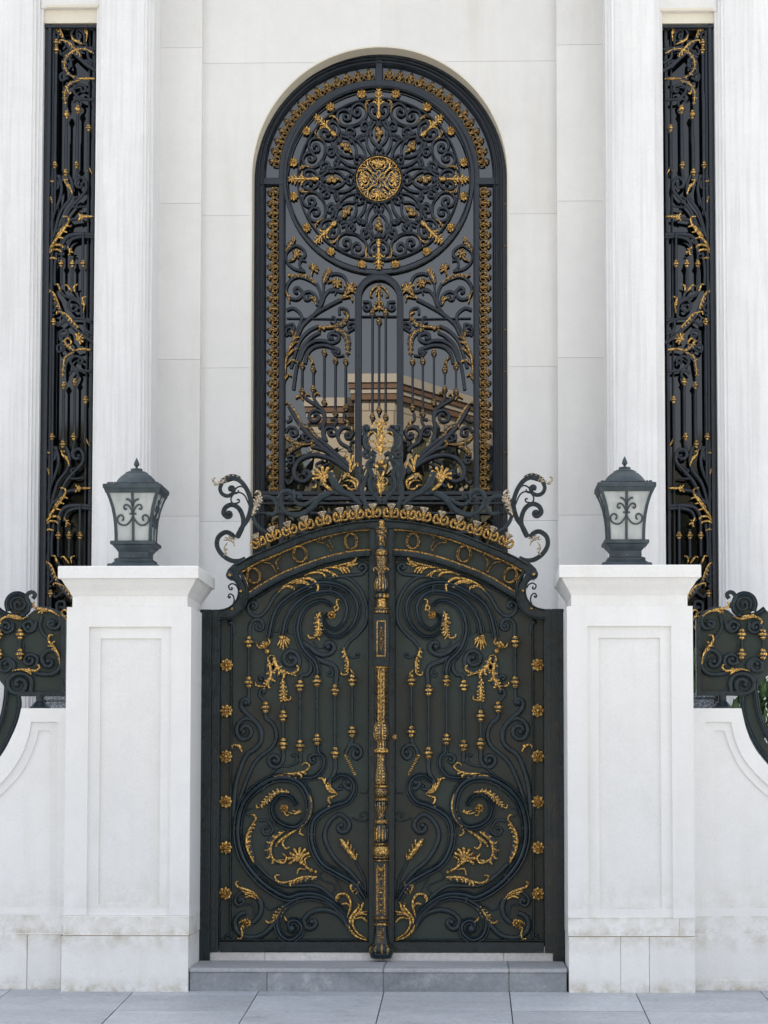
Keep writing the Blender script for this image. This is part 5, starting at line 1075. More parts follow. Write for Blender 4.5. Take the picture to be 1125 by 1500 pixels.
# ================================================================ PILLARS
def pillar(f, label, split, right):
    """f: photo px of the faces"""
    YP = .0; D = .86
    x0, x1 = X(f['b0'], YP, 1130), X(f['b1'], YP, 1130); xm = (x0 + x1) / 2
    t = thing('stone_pillar', label, 'pillar', (xm, D / 2, 0), 'white gate pillars')
    zt = Z(888.5, YP); zp = Z(1371, YP)
    # shaft: a front face stepping back twice to the panel
    mb = MB(); rx0, rx1, rz0, rz1 = X(f['r0'], YP, 1130), X(f['r1'], YP, 1130), Z(f['rz0'], YP), Z(917.5, YP)
    ix0, ix1, iz0, iz1 = X(f['i0'], YP, 1130), X(f['i1'], YP, 1130), Z(f['iz0'], YP), Z(934.5, YP)
    jz = rz0 + .0
    def ring(ax0, ax1, az0, az1, bx0, bx1, bz0, bz1, y0, y1):
        g = .0
        mb.box(ax0, bx0, y0, y1, az0, az1); mb.box(bx1, ax1, y0, y1, az0, az1); mb.box(bx0, bx1, y0, y1, bz1, az1); mb.box(bx0, bx1, y0, y1, az0, bz0)
    g = .0008
    # stiles + top rail + bottom rail as separate stones
    mb.box(x0, rx0, 0, .12, rz0 + g, zt); mb.box(rx1, x1, 0, .12, rz0 + g, zt); mb.box(rx0, rx1, 0, .12, rz1, zt)
    if split: xs = X(f['js'], YP, 1345); mb.box(x0, xs - g, 0, .12, zp + .002, rz0 - g); mb.box(xs + g, x1, 0, .12, zp + .002, rz0 - g)
    else: mb.box(x0, x1, 0, .12, zp + .002, rz0 - g)
    ring(rx0, rx1, rz0, rz1, ix0, ix1, iz0, iz1, .022, .12)
    mb.box(ix0, ix1, .036, .12, iz0, iz1)
    mb.box(x0, x1, .12, D, zp, zt)
    mb.build('shaft', PIL, t, smooth=False)
    # plinth
    mb = MB(); p0, p1 = X(f['p0'], YP - .012, 1410), X(f['p1'], YP - .012, 1410); cuts = [p0] + [X(c, YP, 1410) for c in f['pj']] + [p1]
    for a, b_ in zip(cuts[:-1], cuts[1:]): mb.box(a + (.001 if a != p0 else 0), b_ - (.001 if b_ != p1 else 0), -.014, .12, -.08, zp - .005, 0, .002)
    mb.box(p0, p1, .12, D + .01, -.08, zp - .008)
    mb.build('plinth', PIL, t, smooth=False)
    mb = MB(); mb.box(x0 + .004, x1 - .004, .006, D - .01, zp - .03, zp + .03); mb.box(x0 + .006, x1 - .006, .012, .1, -.07, rz0 - .012); mb.build('mortar_joint', GROUT, t, smooth=False)
    # cap: square rings lofted up a cyma
    cxp, cyp = (x0 + x1) / 2 + f.get('cs', 0), D / 2; hw = (x1 - x0) / 2; hd = D / 2
    pr = [(-.034, zt - .004), (-.034, Z(872, YP)), (-.03, Z(871, YP)), (-.012, Z(864, YP)), (.012, Z(857, YP)), (.032, Z(850, YP)), (.040, Z(847.6, YP)), (.058, Z(847.2, YP)), (.058, Z(830.5, YP)), (.053, Z(829.2, YP))]
    mb = MB(); vs = []
    for o, z in pr: vs += [(cxp - hw - o, cyp - hd - o, z), (cxp + hw + o, cyp - hd - o, z), (cxp + hw + o, cyp + hd + o, z), (cxp - hw - o, cyp + hd + o, z)]
    n = len(pr); fs = [(0, 3, 2, 1), tuple((n - 1) * 4 + i for i in range(4))]
    for i in range(n - 1):
        for j in range(4): fs.append((i * 4 + j, i * 4 + (j + 1) % 4, (i + 1) * 4 + (j + 1) % 4, (i + 1) * 4 + j))
    mb.add(vs, fs); mb.build('cap', PIL, t, smooth=False)
    return t, xm
pl_, xmL = pillar(dict(b0=95.5, b1=278.5, r0=128.5, r1=249.5, rz0=1341.8, i0=145, i1=234, iz0=1325.6, p0=89.5, p1=275.5, pj=[]), 'white stone gate pillar whose plinth is a single block, beside the wall with a vertical plinth joint', False, False)
pr_, xmR = pillar(dict(b0=831.5, b1=1016.5, r0=861.5, r1=984.5, rz0=1345.3, i0=878, i1=968.5, iz0=1329.3, p0=833.5, p1=1018.5, pj=[909, 951], js=995), 'white stone gate pillar whose plinth is pieced from three slabs', True, True)
# ================================================================ LANTERNS
def lantern(cx, label, yaw):
    YL = .43; zc = Z(829.2, 0) ; pl = Plane(YL - .22); k = 1 / pl.s
    t = thing('lantern', label, 'lantern', (cx, YL, zc), 'lanterns on the gate pillars')
    zz = lambda v: zc + .044 + (1337 - v) / 7.5 * k
    def sq(prof, name, m, par=t, n=4):
        mb = MB(); vs = []
        for h, v in prof:
            hh = h / 7.5 * k; z = zz(v)
            vs += [(cx - hh, YL - hh, z), (cx + hh, YL - hh, z), (cx + hh, YL + hh, z), (cx - hh, YL + hh, z)]
        N = len(prof); fs = [(0, 3, 2, 1), tuple((N - 1) * 4 + i for i in range(4))]
        for i in range(N - 1):
            for j in range(4): fs.append((i * 4 + j, i * 4 + (j + 1) % 4, (i + 1) * 4 + (j + 1) % 4, (i + 1) * 4 + j))
        mb.add(vs, fs); return mb.build(name, m, par, ang=30)
    sq([(276, 1337 + .044 * 7.5 / k), (276, 1345), (268, 1337), (268, 1328), (235, 1326), (222, 1312), (205, 1300), (208, 1290), (208, 1272), (190, 1262), (168, 1256), (168, 1190), (178, 1180), (190, 1160), (215, 1135), (222, 1120), (244, 1112), (248, 1105), (248, 1080), (240, 1072)], 'base', LAMPM)
    # cage: four flared corner posts, each side with a mullion and scrolls
    cur = [(206, 1074), (207, 1000), (212, 900), (222, 800), (240, 700), (266, 610), (300, 520), (312, 495)]
    bw = 17
    def P3(h, v): hh = h / 7.5 * k; return hh, zz(v)
    for sx in (-1, 1):
        for sy in (-1, 1):
            mb = MB(); vs = []
            for h, v in cur:
                a, z = P3(h, v); b_ = P3(h - bw * 2, v)[0]
                vs += [(cx + sx * a, YL + sy * a, z), (cx + sx * b_, YL + sy * a, z), (cx + sx * b_, YL + sy * b_, z), (cx + sx * a, YL + sy * b_, z)]
            n = len(cur); fs = [(0, 1, 2, 3), tuple((n - 1) * 4 + i for i in range(4))]
            for i in range(n - 1):
                for j in range(4): fs.append((i * 4 + j, i * 4 + (j + 1) % 4, (i + 1) * 4 + (j + 1) % 4, (i + 1) * 4 + j))
            mb.add(vs, fs); mb.build('corner_post', LAMPM, t)
    # glass: a flared square bowl just inside the posts
    sq([(h - 12, v) for h, v in cur], 'frosted_glass', FROST)
    # side scrolls, laid on the flared faces
    def face(u, v):
        h = 206
        for (h0, v0), (h1, v1) in zip(cur[:-1], cur[1:]):
            if v1 <= v <= v0: h = h0 + (h1 - h0) * (v0 - v) / (v0 - v1)
        return u, h, v
    scs = [([(0, 1075), (0, 950), (0, 800), (0, 640), (0, 525)], 15), ([(0, 800), (-30, 850), (-70, 890), (-120, 895), (-165, 865), (-172, 815), (-140, 785), (-110, 800), (-108, 835), (-125, 845)], 10),
           ([(-5, 760), (-20, 720), (-50, 680), (-85, 675), (-100, 705), (-85, 725), (-68, 712)], 10), ([(-4, 690), (-14, 650), (-40, 620), (-70, 612)], 11), ([(-38, 770), (38, 770)], 11)]
    for rot in range(4):
        mb = MB(); R2 = Matrix.Rotation(rot * math.pi / 2, 3, 'Z')
        for pts, w in scs:
            for sd in (1, -1):
                pp_ = smooth([(a * sd, b_) for a, b_ in pts], 8); n = len(pp_); vs = []
                for i in range(n):
                    a, b_ = pp_[max(i - 1, 0)], pp_[min(i + 1, n - 1)]; dx, dy = b_[0] - a[0], b_[1] - a[1]; l = math.hypot(dx, dy) or 1; nx, ny = -dy / l, dx / l
                    for qd, o in ((-1, 0), (-.8, .8), (.8, .8), (1, 0)):
                        u, h, v = face(pp_[i][0] + nx * qd * w, min(max(pp_[i][1] + ny * qd * w, 496), 1073))
                        vs.append(tuple(Vector((cx, YL, 0)) + R2 @ Vector((u / 7.5 * k, -(h - 12) / 7.5 * k - o * .012, zz(v)))))
                fs = []
                for i in range(n - 1):
                    for j in range(3): fs.append((i * 4 + j, i * 4 + j + 1, (i + 1) * 4 + j + 1, (i + 1) * 4 + j))
                mb.add(vs, fs)
                if len(pts) < 3 or abs(pts[1][0]) < 1: break
        mb.build('side_grille', LAMPM, t)
    sq([(296, 545), (312, 500), (322, 494), (322, 452), (312, 446), (270, 440)], 'eave', LAMPM)
    mb = MB()
    for i in range(72):
        s_ = i // 18; u = (i % 18 - 8.5) / 9 * 272 / 7.5 * k; v = Matrix.Rotation(s_ * math.pi / 2, 3, 'Z') @ Vector((u, -272 / 7.5 * k, 0)); mb.ball((cx + v.x, YL + v.y, zz(434)), 15 / 7.5 * k, 0, sz=1.0, seg=6, rings=4)
    mb.build('rope_moulding', LAMPM, t)
    rp = [(262, 432), (238, 418), (232, 408), (222, 385), (200, 355), (170, 325), (140, 303), (122, 296), (122, 286), (108, 280), (100, 272), (66, 268), (66, 240), (30, 236), (14, 228)]
    rf = MB(); rf.lathe(cx, YL, [(r / 7.5 * k, zz(v)) for r, v in rp], 40, None, lambda i, j: 1.0 if i not in (7, 8) else 1 + .04 * (j % 2)); r_o = rf.build('roof', LAMPM, t)
    mb = MB(); mb.lathe(cx, YL, [(14 / 7.5 * k, zz(236)), (14 / 7.5 * k, zz(214)), (30 / 7.5 * k, zz(200)), (32 / 7.5 * k, zz(185)), (22 / 7.5 * k, zz(155)), (8 / 7.5 * k, zz(125)), (1 / 7.5 * k, zz(112))], 14); mb.build('finial', LAMPM, r_o)
    for s_ in (-1, 1):
        mb = MB(); mb.ball((cx + s_ * 258 / 7.5 * k * (.98), YL - .12, zz(1330)), 12 / 7.5 * k, 0, seg=8, rings=5); mb.build('bolt', LAMPM, t)
    mb = MB(); mb.ball((cx, YL - 168 / 7.5 * k, zz(1236)), 5 / 7.5 * k, 0, seg=8, rings=5); mb.build('screw', FROST, t)
lantern(P(199.5, 760, .43).x - .0, 'dark grey lantern with curled side scrolls on the pillar with a one-block plinth', 0)
lantern(P(915.5, 760, .43).x + .0, 'dark grey lantern with curled side scrolls on the pillar with a plinth of three slabs', 0)
# ================================================================ LOW WALLS
YB = .14
def low_wall(left):
    f = (lambda p: p) if left else (lambda p: (p[0], p[1]))
    xz_ = lambda p: (lambda w: (w.x, w.z))(P(p[0], p[1], YB))
    if left:
        t = thing('boundary_wall', 'low white boundary wall with a stained plinth band, dipping in a curve beside the pillar', 'wall', (X(40, YB), YB, 0), 'low white walls beside the gate')
        cut = [(31, 1037.5), (28.5, 1049), (24, 1063), (17, 1079), (9, 1095), (0, 1109), (-14, 1127), (-34, 1147), (-60, 1166), (-95, 1180), (-150, 1187), (-420, 1187)]
        e0 = 98; o_in = [(83.7, 1057.5), (45.5, 1057.5), (42, 1077), (35, 1098), (24, 1119), (10, 1138), (-8, 1156), (-30, 1174), (-60, 1192), (-95, 1204), (-150, 1210), (-400, 1210)]
        i_in = [(72.3, 1070), (55.8, 1070), (53, 1083), (45, 1105), (32, 1130), (15, 1150), (-6, 1170), (-30, 1187), (-62, 1205), (-97, 1217), (-150, 1222), (-388, 1222)]
        ob, ib, zp, base = 1350, 1337.5, 1369, 1600
    else:
        t = thing('boundary_wall', 'low white boundary wall panelled almost down to the pavement, dipping in a curve past leafy shrubs', 'wall', (X(1070, YB), YB, 0), 'low white walls beside the gate')
        cut = [(1086, 1037.5), (1088.5, 1049), (1093, 1067), (1100, 1085), (1110, 1102), (1125, 1120), (1142, 1138), (1166, 1157), (1200, 1174), (1250, 1184), (1540, 1187)]
        e0 = 1014; o_in = [(1033.5, 1057.5), (1071, 1057.5), (1075, 1077), (1082, 1097), (1093, 1116), (1108, 1134), (1125, 1150), (1150, 1170), (1180, 1190), (1220, 1202), (1260, 1208), (1520, 1210)]
        i_in = [(1046, 1070), (1061.5, 1070), (1066, 1085), (1074, 1105), (1086, 1126), (1103, 1146), (1125, 1166), (1150, 1183), (1182, 1203), (1222, 1215), (1262, 1220), (1508, 1222)]
        ob, ib, zp, base = 1452, 1437, 1600, 1600
    # front skin as nested closed outlines stepping back
    bottom = zp if left else 1475
    far = cut[-1][0]
    out = smooth(cut[:-1], 2) + [cut[-1]]; om = o_in[:2] + smooth(o_in[2:-1], 2) + [o_in[-1]]; im = i_in[:2] + smooth(i_in[2:-1], 2) + [i_in[-1]]
    om_r = om + [(o_in[-1][0], ob), (o_in[0][0], ob)]; im_r = im + [(i_in[-1][0], ib), (i_in[0][0], ib)]
    out_r = [(e0, 1037.5)] + out + [(far, bottom), (e0, bottom)]
    def holed(outer, inner, y, ydep, mb):
        """polygon with a hole -> triangulated by bmesh, extruded back"""
        bm = bmesh.new()
        for poly in (outer, inner):
            if not poly: continue
            v = [bm.verts.new((*xz_(p), 0)) for p in poly]
            for i in range(len(v)): bm.edges.new((v[i], v[(i + 1) % len(v)]))
        bmesh.ops.triangle_fill(bm, use_beauty=True, use_dissolve=False, edges=bm.edges[:])
        bm.verts.index_update(); mb.add([(v.co.x, y, v.co.y) for v in bm.verts], [[v.index for v in f_.verts] for f_ in bm.faces]); bm.free()
        for poly in (outer, inner):
            if poly:
                c = [xz_(p) for p in poly]; n = len(c); mb.add([(x, y, z) for x, z in c] + [(x, ydep, z) for x, z in c], [(i, (i + 1) % n, n + (i + 1) % n, n + i) for i in range(n)])
    mb = MB(); holed(out_r, om_r, YB, YB + .05, mb); holed(om_r, im_r, YB + .016, YB + .05, mb); holed(im_r, None, YB + .028, YB + .05, mb)
    mb.plate([xz_(p) for p in out_r], YB + .05, YB + .42)
    o = mb.build('wall_panel', PIL, t, smooth=False)
    if left:
        mb = MB(); zz_ = Z(zp + 1.2, YB - .01)
        for a, b_ in ((-420, -150), (-150, 40), (40, 90)): mb.box(X(a, YB, 1410) + .002, X(b_, YB, 1410) - .002, YB - .012, YB + .42, -.12, zz_, 0, .003)
        mb.build('plinth', PIL, t, smooth=False)
        mb = MB(); mb.box(X(-420, YB, 1410), X(98, YB, 1400), YB + .005, YB + .4, -.1, Z(zp, YB)); mb.build('mortar_joint', GROUT, t, smooth=False)
low_wall(True); low_wall(False)
# ================================================================ IRON FENCE PANELS
def fence(flip):
    YFN = .30
    f = (lambda p: (2 * 557.6 - p[0] + 1.0, p[1] + (.0))) if flip else None
    pl = Plane(YFN, f)
    t = thing('iron_fence', 'scrolled iron fence panel with gilded leaves on the low wall ' + ('without a plinth' if flip else 'with a stained plinth'), 'fence', (pl.xz((59, 1036))[0], YFN, Z(1036, YFN)), 'iron fence panels on the low walls')
    def sc(reg, w, pts, sp=None, prof='r', d=0, taper=(1, 1), name='scroll'):
        mb = MB(); bar(mb, pl, q(reg, pts), w, prof, None, d, taper, (q(reg, [sp[0]])[0], sp[1]) if sp else None); mb.build(name, IRON, t)
    mb = MB(); ol = [(466, 860), (466, 330), (440, 325), (420, 290), (380, 265), (330, 250), (290, 240), (240, 260), (190, 300), (60, 300), (-20, 250), (-80, 300), (-80, 700), (-20, 740), (60, 840), (120, 870)]
    mb.plate([pl.xz(p) for p in q('F1', ol)], YFN + .012, YFN + .02)
    mb.plate([pl.xz(p) for p in q('F1', [(130 + 78 * math.cos(i * math.pi / 12), 222 + 76 * math.sin(i * math.pi / 12)) for i in range(24)])], YFN + .015, YFN + .023)
    mb.plate([pl.xz(p) for p in q('F1', [(40, 740), (150, 720), (220, 780), (130, 860), (130, 950), (95, 1080), (0, 1300), (-120, 1420), (-150, 1350), (-20, 1180), (20, 1000)])], YFN + .018, YFN + .026)
    mb.build('back_panel', PANEL, t)
    mb = MB(); x0, x1 = sorted((pl.xz((90, 960))[0], pl.xz((96.8, 960))[0])); mb.box(x0, x1, YFN - .03, YFN + .03, Z(1020, YFN), Z(908, YFN), 0, .004)
    x0, x1 = sorted((pl.xz((27, 1016))[0], pl.xz((96, 1016))[0])); mb.box(x0, x1, YFN - .028, YFN + .028, Z(1019.5, YFN), Z(1013, YFN), 0, .004)
    mb.build('frame', IRON, t)
    mb = MB(); cxx = pl.xz((58.5, 1028))[0]; u = 1 / pl.s
    mb.lathe(cxx, YFN, [(15 * u, Z(1037.5, YFN)), (15 * u, Z(1035.5, YFN)), (12 * u, Z(1033.5, YFN)), (8 * u, Z(1028.5, YFN)), (6 * u, Z(1027, YFN)), (6 * u, Z(1014, YFN))], 4 * 6); mb.build('foot', IRON, t)
    for e in [('F1', 8, [(-20, 250), (40, 290), (110, 305), (180, 300)], None, 'g'), ('F1', 7, [(60, 270), (48, 210), (75, 160), (130, 142), (180, 165), (205, 215), (195, 270), (150, 300)], None, 'g'), ('F1', 4, [(85, 250), (75, 205), (100, 175), (145, 170)], ((132, 222), 1.2), 'r'),
              ('F1', 6, [(235, 240), (195, 190), (195, 150), (225, 132), (250, 150), (235, 180)], None, 'f'), ('F1', 7, [(290, 250), (350, 258), (410, 290), (435, 340), (410, 385), (360, 385), (340, 355)], ((372, 362), .6), 'r'), ('F1', 5, [(300, 300), (285, 370), (310, 430), (350, 470)], None, 'r'),
              ('F1', 6, [(260, 340), (240, 400), (195, 410), (165, 370), (190, 340)], ((208, 378), .7), 'r'), ('F1', 6, [(90, 350), (90, 400), (45, 420), (10, 390), (20, 350)], ((45, 380), .7), 'r'),
              ('F1', 7, [(435, 600), (430, 660), (380, 710), (300, 715), (240, 700)], None, 'r'), ('F1', 7, [(430, 640), (400, 560), (345, 545), (300, 590), (310, 640)], ((348, 628), .8), 'r'), ('F1', 6, [(260, 660), (265, 600), (220, 575), (175, 595), (175, 630)], ((212, 612), .7), 'r'),
              ('F1', 6, [(95, 700), (100, 640), (55, 605), (5, 630), (0, 680)], ((45, 645), .8), 'r'), ('F1', 7, [(220, 840), (225, 760), (180, 715), (110, 715), (60, 760), (60, 810)], ((135, 785), 1.0), 'r'),
              ('F1', 7, [(130, 850), (138, 940), (110, 1060), (40, 1210), (-60, 1350)], None, 'g'), ('F1', 7, [(50, 760), (40, 900), (10, 1040), (-60, 1200)], None, 'g'), ('F1', 3.4, [(165, 500), (170, 560)], None, 'r')]:
        sc(e[0], e[1], e[2], e[3], e[4])
    def go(name, items):
        mb = MB()
        for it in items:
            if it[0] == 's': stroke(mb, pl, q(it[1], it[3]), it[2], .02)
        mb.build(name, LM, t)
    go('acanthus_leaf', [S('F1', 4, [(205, 305), (150, 325), (80, 310), (40, 312), (5, 340), (12, 360)]), S('F1', 3.4, [(130, 322), (80, 300), (60, 290)]), S('F1', 3.4, [(150, 322), (100, 300), (95, 292)]), S('F1', 3, [(160, 318), (120, 300), (118, 292)])])
    go('acanthus_leaf', [S('F1', 4.4, [(425, 305), (370, 270), (300, 255), (255, 245), (238, 220), (250, 205)]), S('F1', 3.6, [(340, 265), (290, 270), (275, 285)]), S('F1', 3.6, [(350, 268), (310, 268), (300, 285)]), S('F1', 3, [(280, 255), (258, 260)])])
    go('acanthus_leaf', [S('F1', 4, [(430, 645), (420, 580), (385, 520), (350, 480), (355, 440), (380, 440)]), S('F1', 3.6, [(400, 545), (375, 515), (345, 515)]), S('F1', 3.6, [(410, 560), (385, 540), (370, 535)]), S('F1', 3, [(370, 500), (395, 480)])])
    go('acanthus_leaf', [S('F1', 4, [(90, 692), (150, 680), (200, 685), (260, 690), (285, 665), (272, 645)]), S('F1', 3.6, [(160, 680), (210, 690), (225, 718)]), S('F1', 3.4, [(150, 682), (200, 695), (212, 712)]), S('F1', 3, [(190, 685), (220, 672)])])
    for x in (30.3, -.5):
        o = bal(pl, t, x, 918, 968, (929.5, 958.5), 4, k=.95)
fence(False); fence(True)
# ================================================================ STEP, PAVEMENT, ROAD
SL = .06
st = thing('entrance_step', 'low blue-grey stone step with a pale sill under the double gate', 'step', (XC, .3, 0))
zs = .168; sx0, sx1 = X(277.5, .02, 1440), X(830.5, .02, 1440)
mb = MB(); cs = [sx0, X(391, .02, 1440), X(561.5, .02, 1440), X(745.5, .02, 1440), sx1]
for a, b_ in zip(cs[:-1], cs[1:]): mb.box(a + .002, b_ - .002, .02, .64, -.08, zs - .030, 0, .003)
mb.build('riser', STEPM, st, smooth=False)
mb = MB(); cs = [sx0 - .004, X(561.5, .02, 1425), X(745.5, .02, 1425), sx1 + .004]
for a, b_ in zip(cs[:-1], cs[1:]): mb.box(a + .0015, b_ - .0015, .008, .66, zs - .029, zs, 0, .005)
mb.build('tread', TREAD, st, smooth=False)
mb = MB(); zt_ = Z(1393, .64); cs = [X(296, .64, 1400), X(388, .64, 1400), X(561, .64, 1400), X(738, .64, 1400), X(822, .64, 1400)]
for a, b_ in zip(cs[:-1], cs[1:]): mb.box(a + .0015, b_ - .0015, .635, .95, zs - .002, zt_ - .012, 0, .002)
mb.build('sill', MARB, st, smooth=False)
mb = MB(); mb.box(sx0 + .01, sx1 - .01, .03, .6, -.05, zs - .026); mb.build('mortar_joint', GROUT, st, smooth=False)
def gz(y): return min(0, y) * SL if y > -3 else -3 * SL
mb = MB(); ys = [-3.0, .6]; 
mb.add([(-40, -60, gz(-9) - .018), (40, -60, gz(-9) - .018), (40, -3, gz(-3) - .018), (-40, -3, gz(-3) - .018), (40, 0, -.018), (-40, 0, -.018), (40, 1.2, -.018), (-40, 1.2, -.018)], [(0, 1, 2, 3), (3, 2, 4, 5), (5, 4, 6, 7)], 0)
struct(mb.build('pavement_bed', DARKJ, smooth=False))
# paving slabs follow the slope; joints read from the photograph at y = 0
tile = X(746, 0, 1454) - X(562, 0, 1454); xo = X(746.3, 0, 1454); ang = -.008
mb = MB()
rows = [(.5, .0), (.0, -.165), (-.165, -.78), (-.78, -1.4), (-1.4, -2.0), (-2.0, -2.6), (-2.6, -3.0)]
for (ya, yb) in rows:
    for i in range(-9, 10):
        jy0, jy1 = (0 if ya == .0 else .003), (0 if yb == .0 else .003)
        a, b_ = xo + i * tile + .004, xo + (i + 1) * tile - .004
        dz = random.Random(i * 31 + int(yb * 100) * (yb != 0)).uniform(-.0015, .0015) if ya != .5 and yb > -.5 and False else random.uniform(-.0015, .0015) * (ya < 0)
        mb.add([(a - .0, yb + jy1, gz(yb) + dz), (b_, yb + jy1, gz(yb) + dz), (b_, ya - jy0, gz(ya) + dz), (a, ya - jy0, gz(ya) + dz), (a, yb + jy1, gz(yb) - .02), (b_, yb + jy1, gz(yb) - .02), (b_, ya - jy0, gz(ya) - .02), (a, ya - jy0, gz(ya) - .02)],
               [(0, 1, 2, 3), (4, 5, 1, 0), (5, 6, 2, 1), (6, 7, 3, 2), (7, 4, 0, 3)])
struct(mb.build('pavement', TILE, smooth=False))
mb = MB(); mb.add([(-150, -200, -.32), (150, -200, -.32), (150, -3.02, -.32), (-150, -3.02, -.32)], [(0, 1, 2, 3)]); road = struct(mb.build('road', ROADM, smooth=False))
mb = MB(); mb.box(-40, 40, -3.16, -3.005, -.6, gz(-3) + .003, 0, .01); struct(mb.build('kerb', STEPM, smooth=False))
bed = bpy.data.objects['pavement_bed']
me = bed.data
for v in me.vertices:
    if v.co.y < -10: v.co.y = -3.0; v.co.z = -.6
mb = MB(); mb.box(-40, 40, 1.0, 12, -.4, .10); struct(mb.build('courtyard', TILE, smooth=False))
# ================================================================ PLANTERS AND SHRUBS BEHIND THE WALL
def planter(x0, x1, y0, y1, ztop_, label):
    t = thing('planter', label, 'planter', ((x0 + x1) / 2, (y0 + y1) / 2, .1), None)
    mb = MB(); mb.box(x0, x1, y0, y1, .1, ztop_ - .04, 0, .01); mb.build('box', PEBBLE, t, smooth=False)
    mb = MB(); mb.box(x0 - .01, x1 + .01, y0 - .012, y1 + .01, ztop_ - .038, ztop_, 0, .008); mb.build('rim', PEBBLE, t, smooth=False)
planter(X(67, 1.6, 1020), X(160, 1.6, 1020), 1.6, 2.1, Z(1019, 1.6), 'pebble-dashed grey planter seen through the gap under the fence beside the one-block plinth pillar')
planter(X(965, 1.6, 1020), X(1046, 1.6, 1020), 1.6, 2.1, Z(1016, 1.6), 'pebble-dashed grey planter holding a small green plant behind the three-slab pillar')
def shrub(name, c, r, n, label, ls=.05, group=None, seed=1):
    rnd = random.Random(seed); t = thing(name, label, 'shrub', (c[0], c[1], .1), group); mb = MB()
    for i in range(n):
        d = Vector((rnd.gauss(0, 1), rnd.gauss(0, 1), rnd.gauss(0, 1))).normalized() * rnd.uniform(.45, 1) ** .5
        p = Vector((c[0] + d.x * r[0], c[1] + d.y * r[1], c[2] + d.z * r[2])); a = Vector((rnd.gauss(0, 1), rnd.gauss(0, 1) - .6, rnd.gauss(0, .7))).normalized()
        u = a.cross(Vector((rnd.random() - .5, rnd.random() - .5, 1))).normalized(); v = a.cross(u); l = ls * rnd.uniform(.7, 1.4)
        mb.add([p - v * l, p + u * l * .42 + a * l * .08, p + v * l, p - u * l * .42 + a * l * .08], [(0, 1, 2, 3)])
    mb.build('leaves', LEAF, t, smooth=False)
    mb = MB()
    for i in range(5):
        a = i * 1.26; mb.sweep([(c[0] + math.cos(a) * .03, .1), (c[0] + math.cos(a) * r[0] * .5, c[2])], [.012, .006], ROUND, c[1] + math.sin(a) * .05, .014)
    mb.build('stem', STEM, t)
p_ = P(1120, 1090, 1.1); shrub('shrub', (p_.x + .1, 1.2, p_.z - .05), (.42, .25, .62), 1500, 'dense dark green shrub behind the dipping wall past the three-slab pillar', .05, None, 3)
p_ = P(-8, 1100, 1.3); shrub('shrub', (p_.x - .3, 1.3, p_.z - .15), (.42, .25, .40), 700, 'low green shrub glimpsed behind the curved fence trunk on the stained-plinth wall', .045, None, 5)
p_ = P(1022, 990, 1.8); shrub('potted_plant', (p_.x + .0, 1.85, p_.z), (.10, .12, .22), 160, 'small green plant growing in the pebble-dashed planter', .07, None, 8)
# ================================================================ HOUSE ACROSS THE STREET (seen mirrored in the window)
oh = thing('opposite_house', 'tan stone house across the street, mirrored in the arched window', 'house', (0, -26, -.3))
YR = 2 * (YF + .03)                                        # mirror: y -> YR - y
def hbox(name, m_, pts, z0, z1, par=None):
    """an upright prism on a footprint"""
    n = len(pts); mb = MB(); mb.add([(x, y, z0) for x, y in pts] + [(x, y, z1) for x, y in pts], [tuple(range(n)), tuple(range(n, 2 * n))] + [(i, (i + 1) % n, n + (i + 1) % n, n + i) for i in range(n)])
    return mb.build(name, m_, par or oh, smooth=False)
def vp(px_, py_, far): v = P(px_, py_, YR + far); return v.x, YR - v.y, v.z
def block(px0, px1, pyt, far, rec, tag):
    """a block whose street face runs px0..px1 in the mirror, with a face receding from px1 along rec"""
    x0, y0, h = vp(px0, pyt, far); x1 = vp(px1, pyt, far)[0]; ex, ey = x1 + rec[0], y0 + rec[1]
    def fp(o): return [(x0 - o, y0 + o), (x1 + o * .6, y0 + o), (ex + o, ey + o * .5), (x0 - o, ey - 2)]
    w = hbox('wall', TAN, fp(0), -.3, h - .63)
    hbox('cornice', BROWN, fp(.07), h - .62, h - .48); hbox('cornice_moulding', CREAM, fp(.09), h - .47, h - .36); hbox('soffit', BROWN, fp(.12), h - .35, h - .22); hbox('gutter', CREAM, fp(.15), h - .21, h)
    hbox('string_course', CREAM, fp(.08), h - 3.0, h - 2.8)
    return x0, x1, y0, h
x0, x1, y0, h = block(519, 578, 549, 27, (9.0, -15.7), 'a')
block(455, 519, 584, 27.6, (3, -6), 'b')
for k in range(3):
    for zz0 in (h - 2.5, h - 5.8):
        t0 = .10 + k * .12; a_ = (x1 + 9 * t0 + .06, y0 - 15.7 * t0 + .035); b_ = (x1 + 9 * (t0 + .06) + .06, y0 - 15.7 * (t0 + .06) + .035)
        hbox('window', GLASS2, [a_, b_, (b_[0] - .2, b_[1] - .12), (a_[0] - .2, a_[1] - .12)], zz0, zz0 + 1.4)
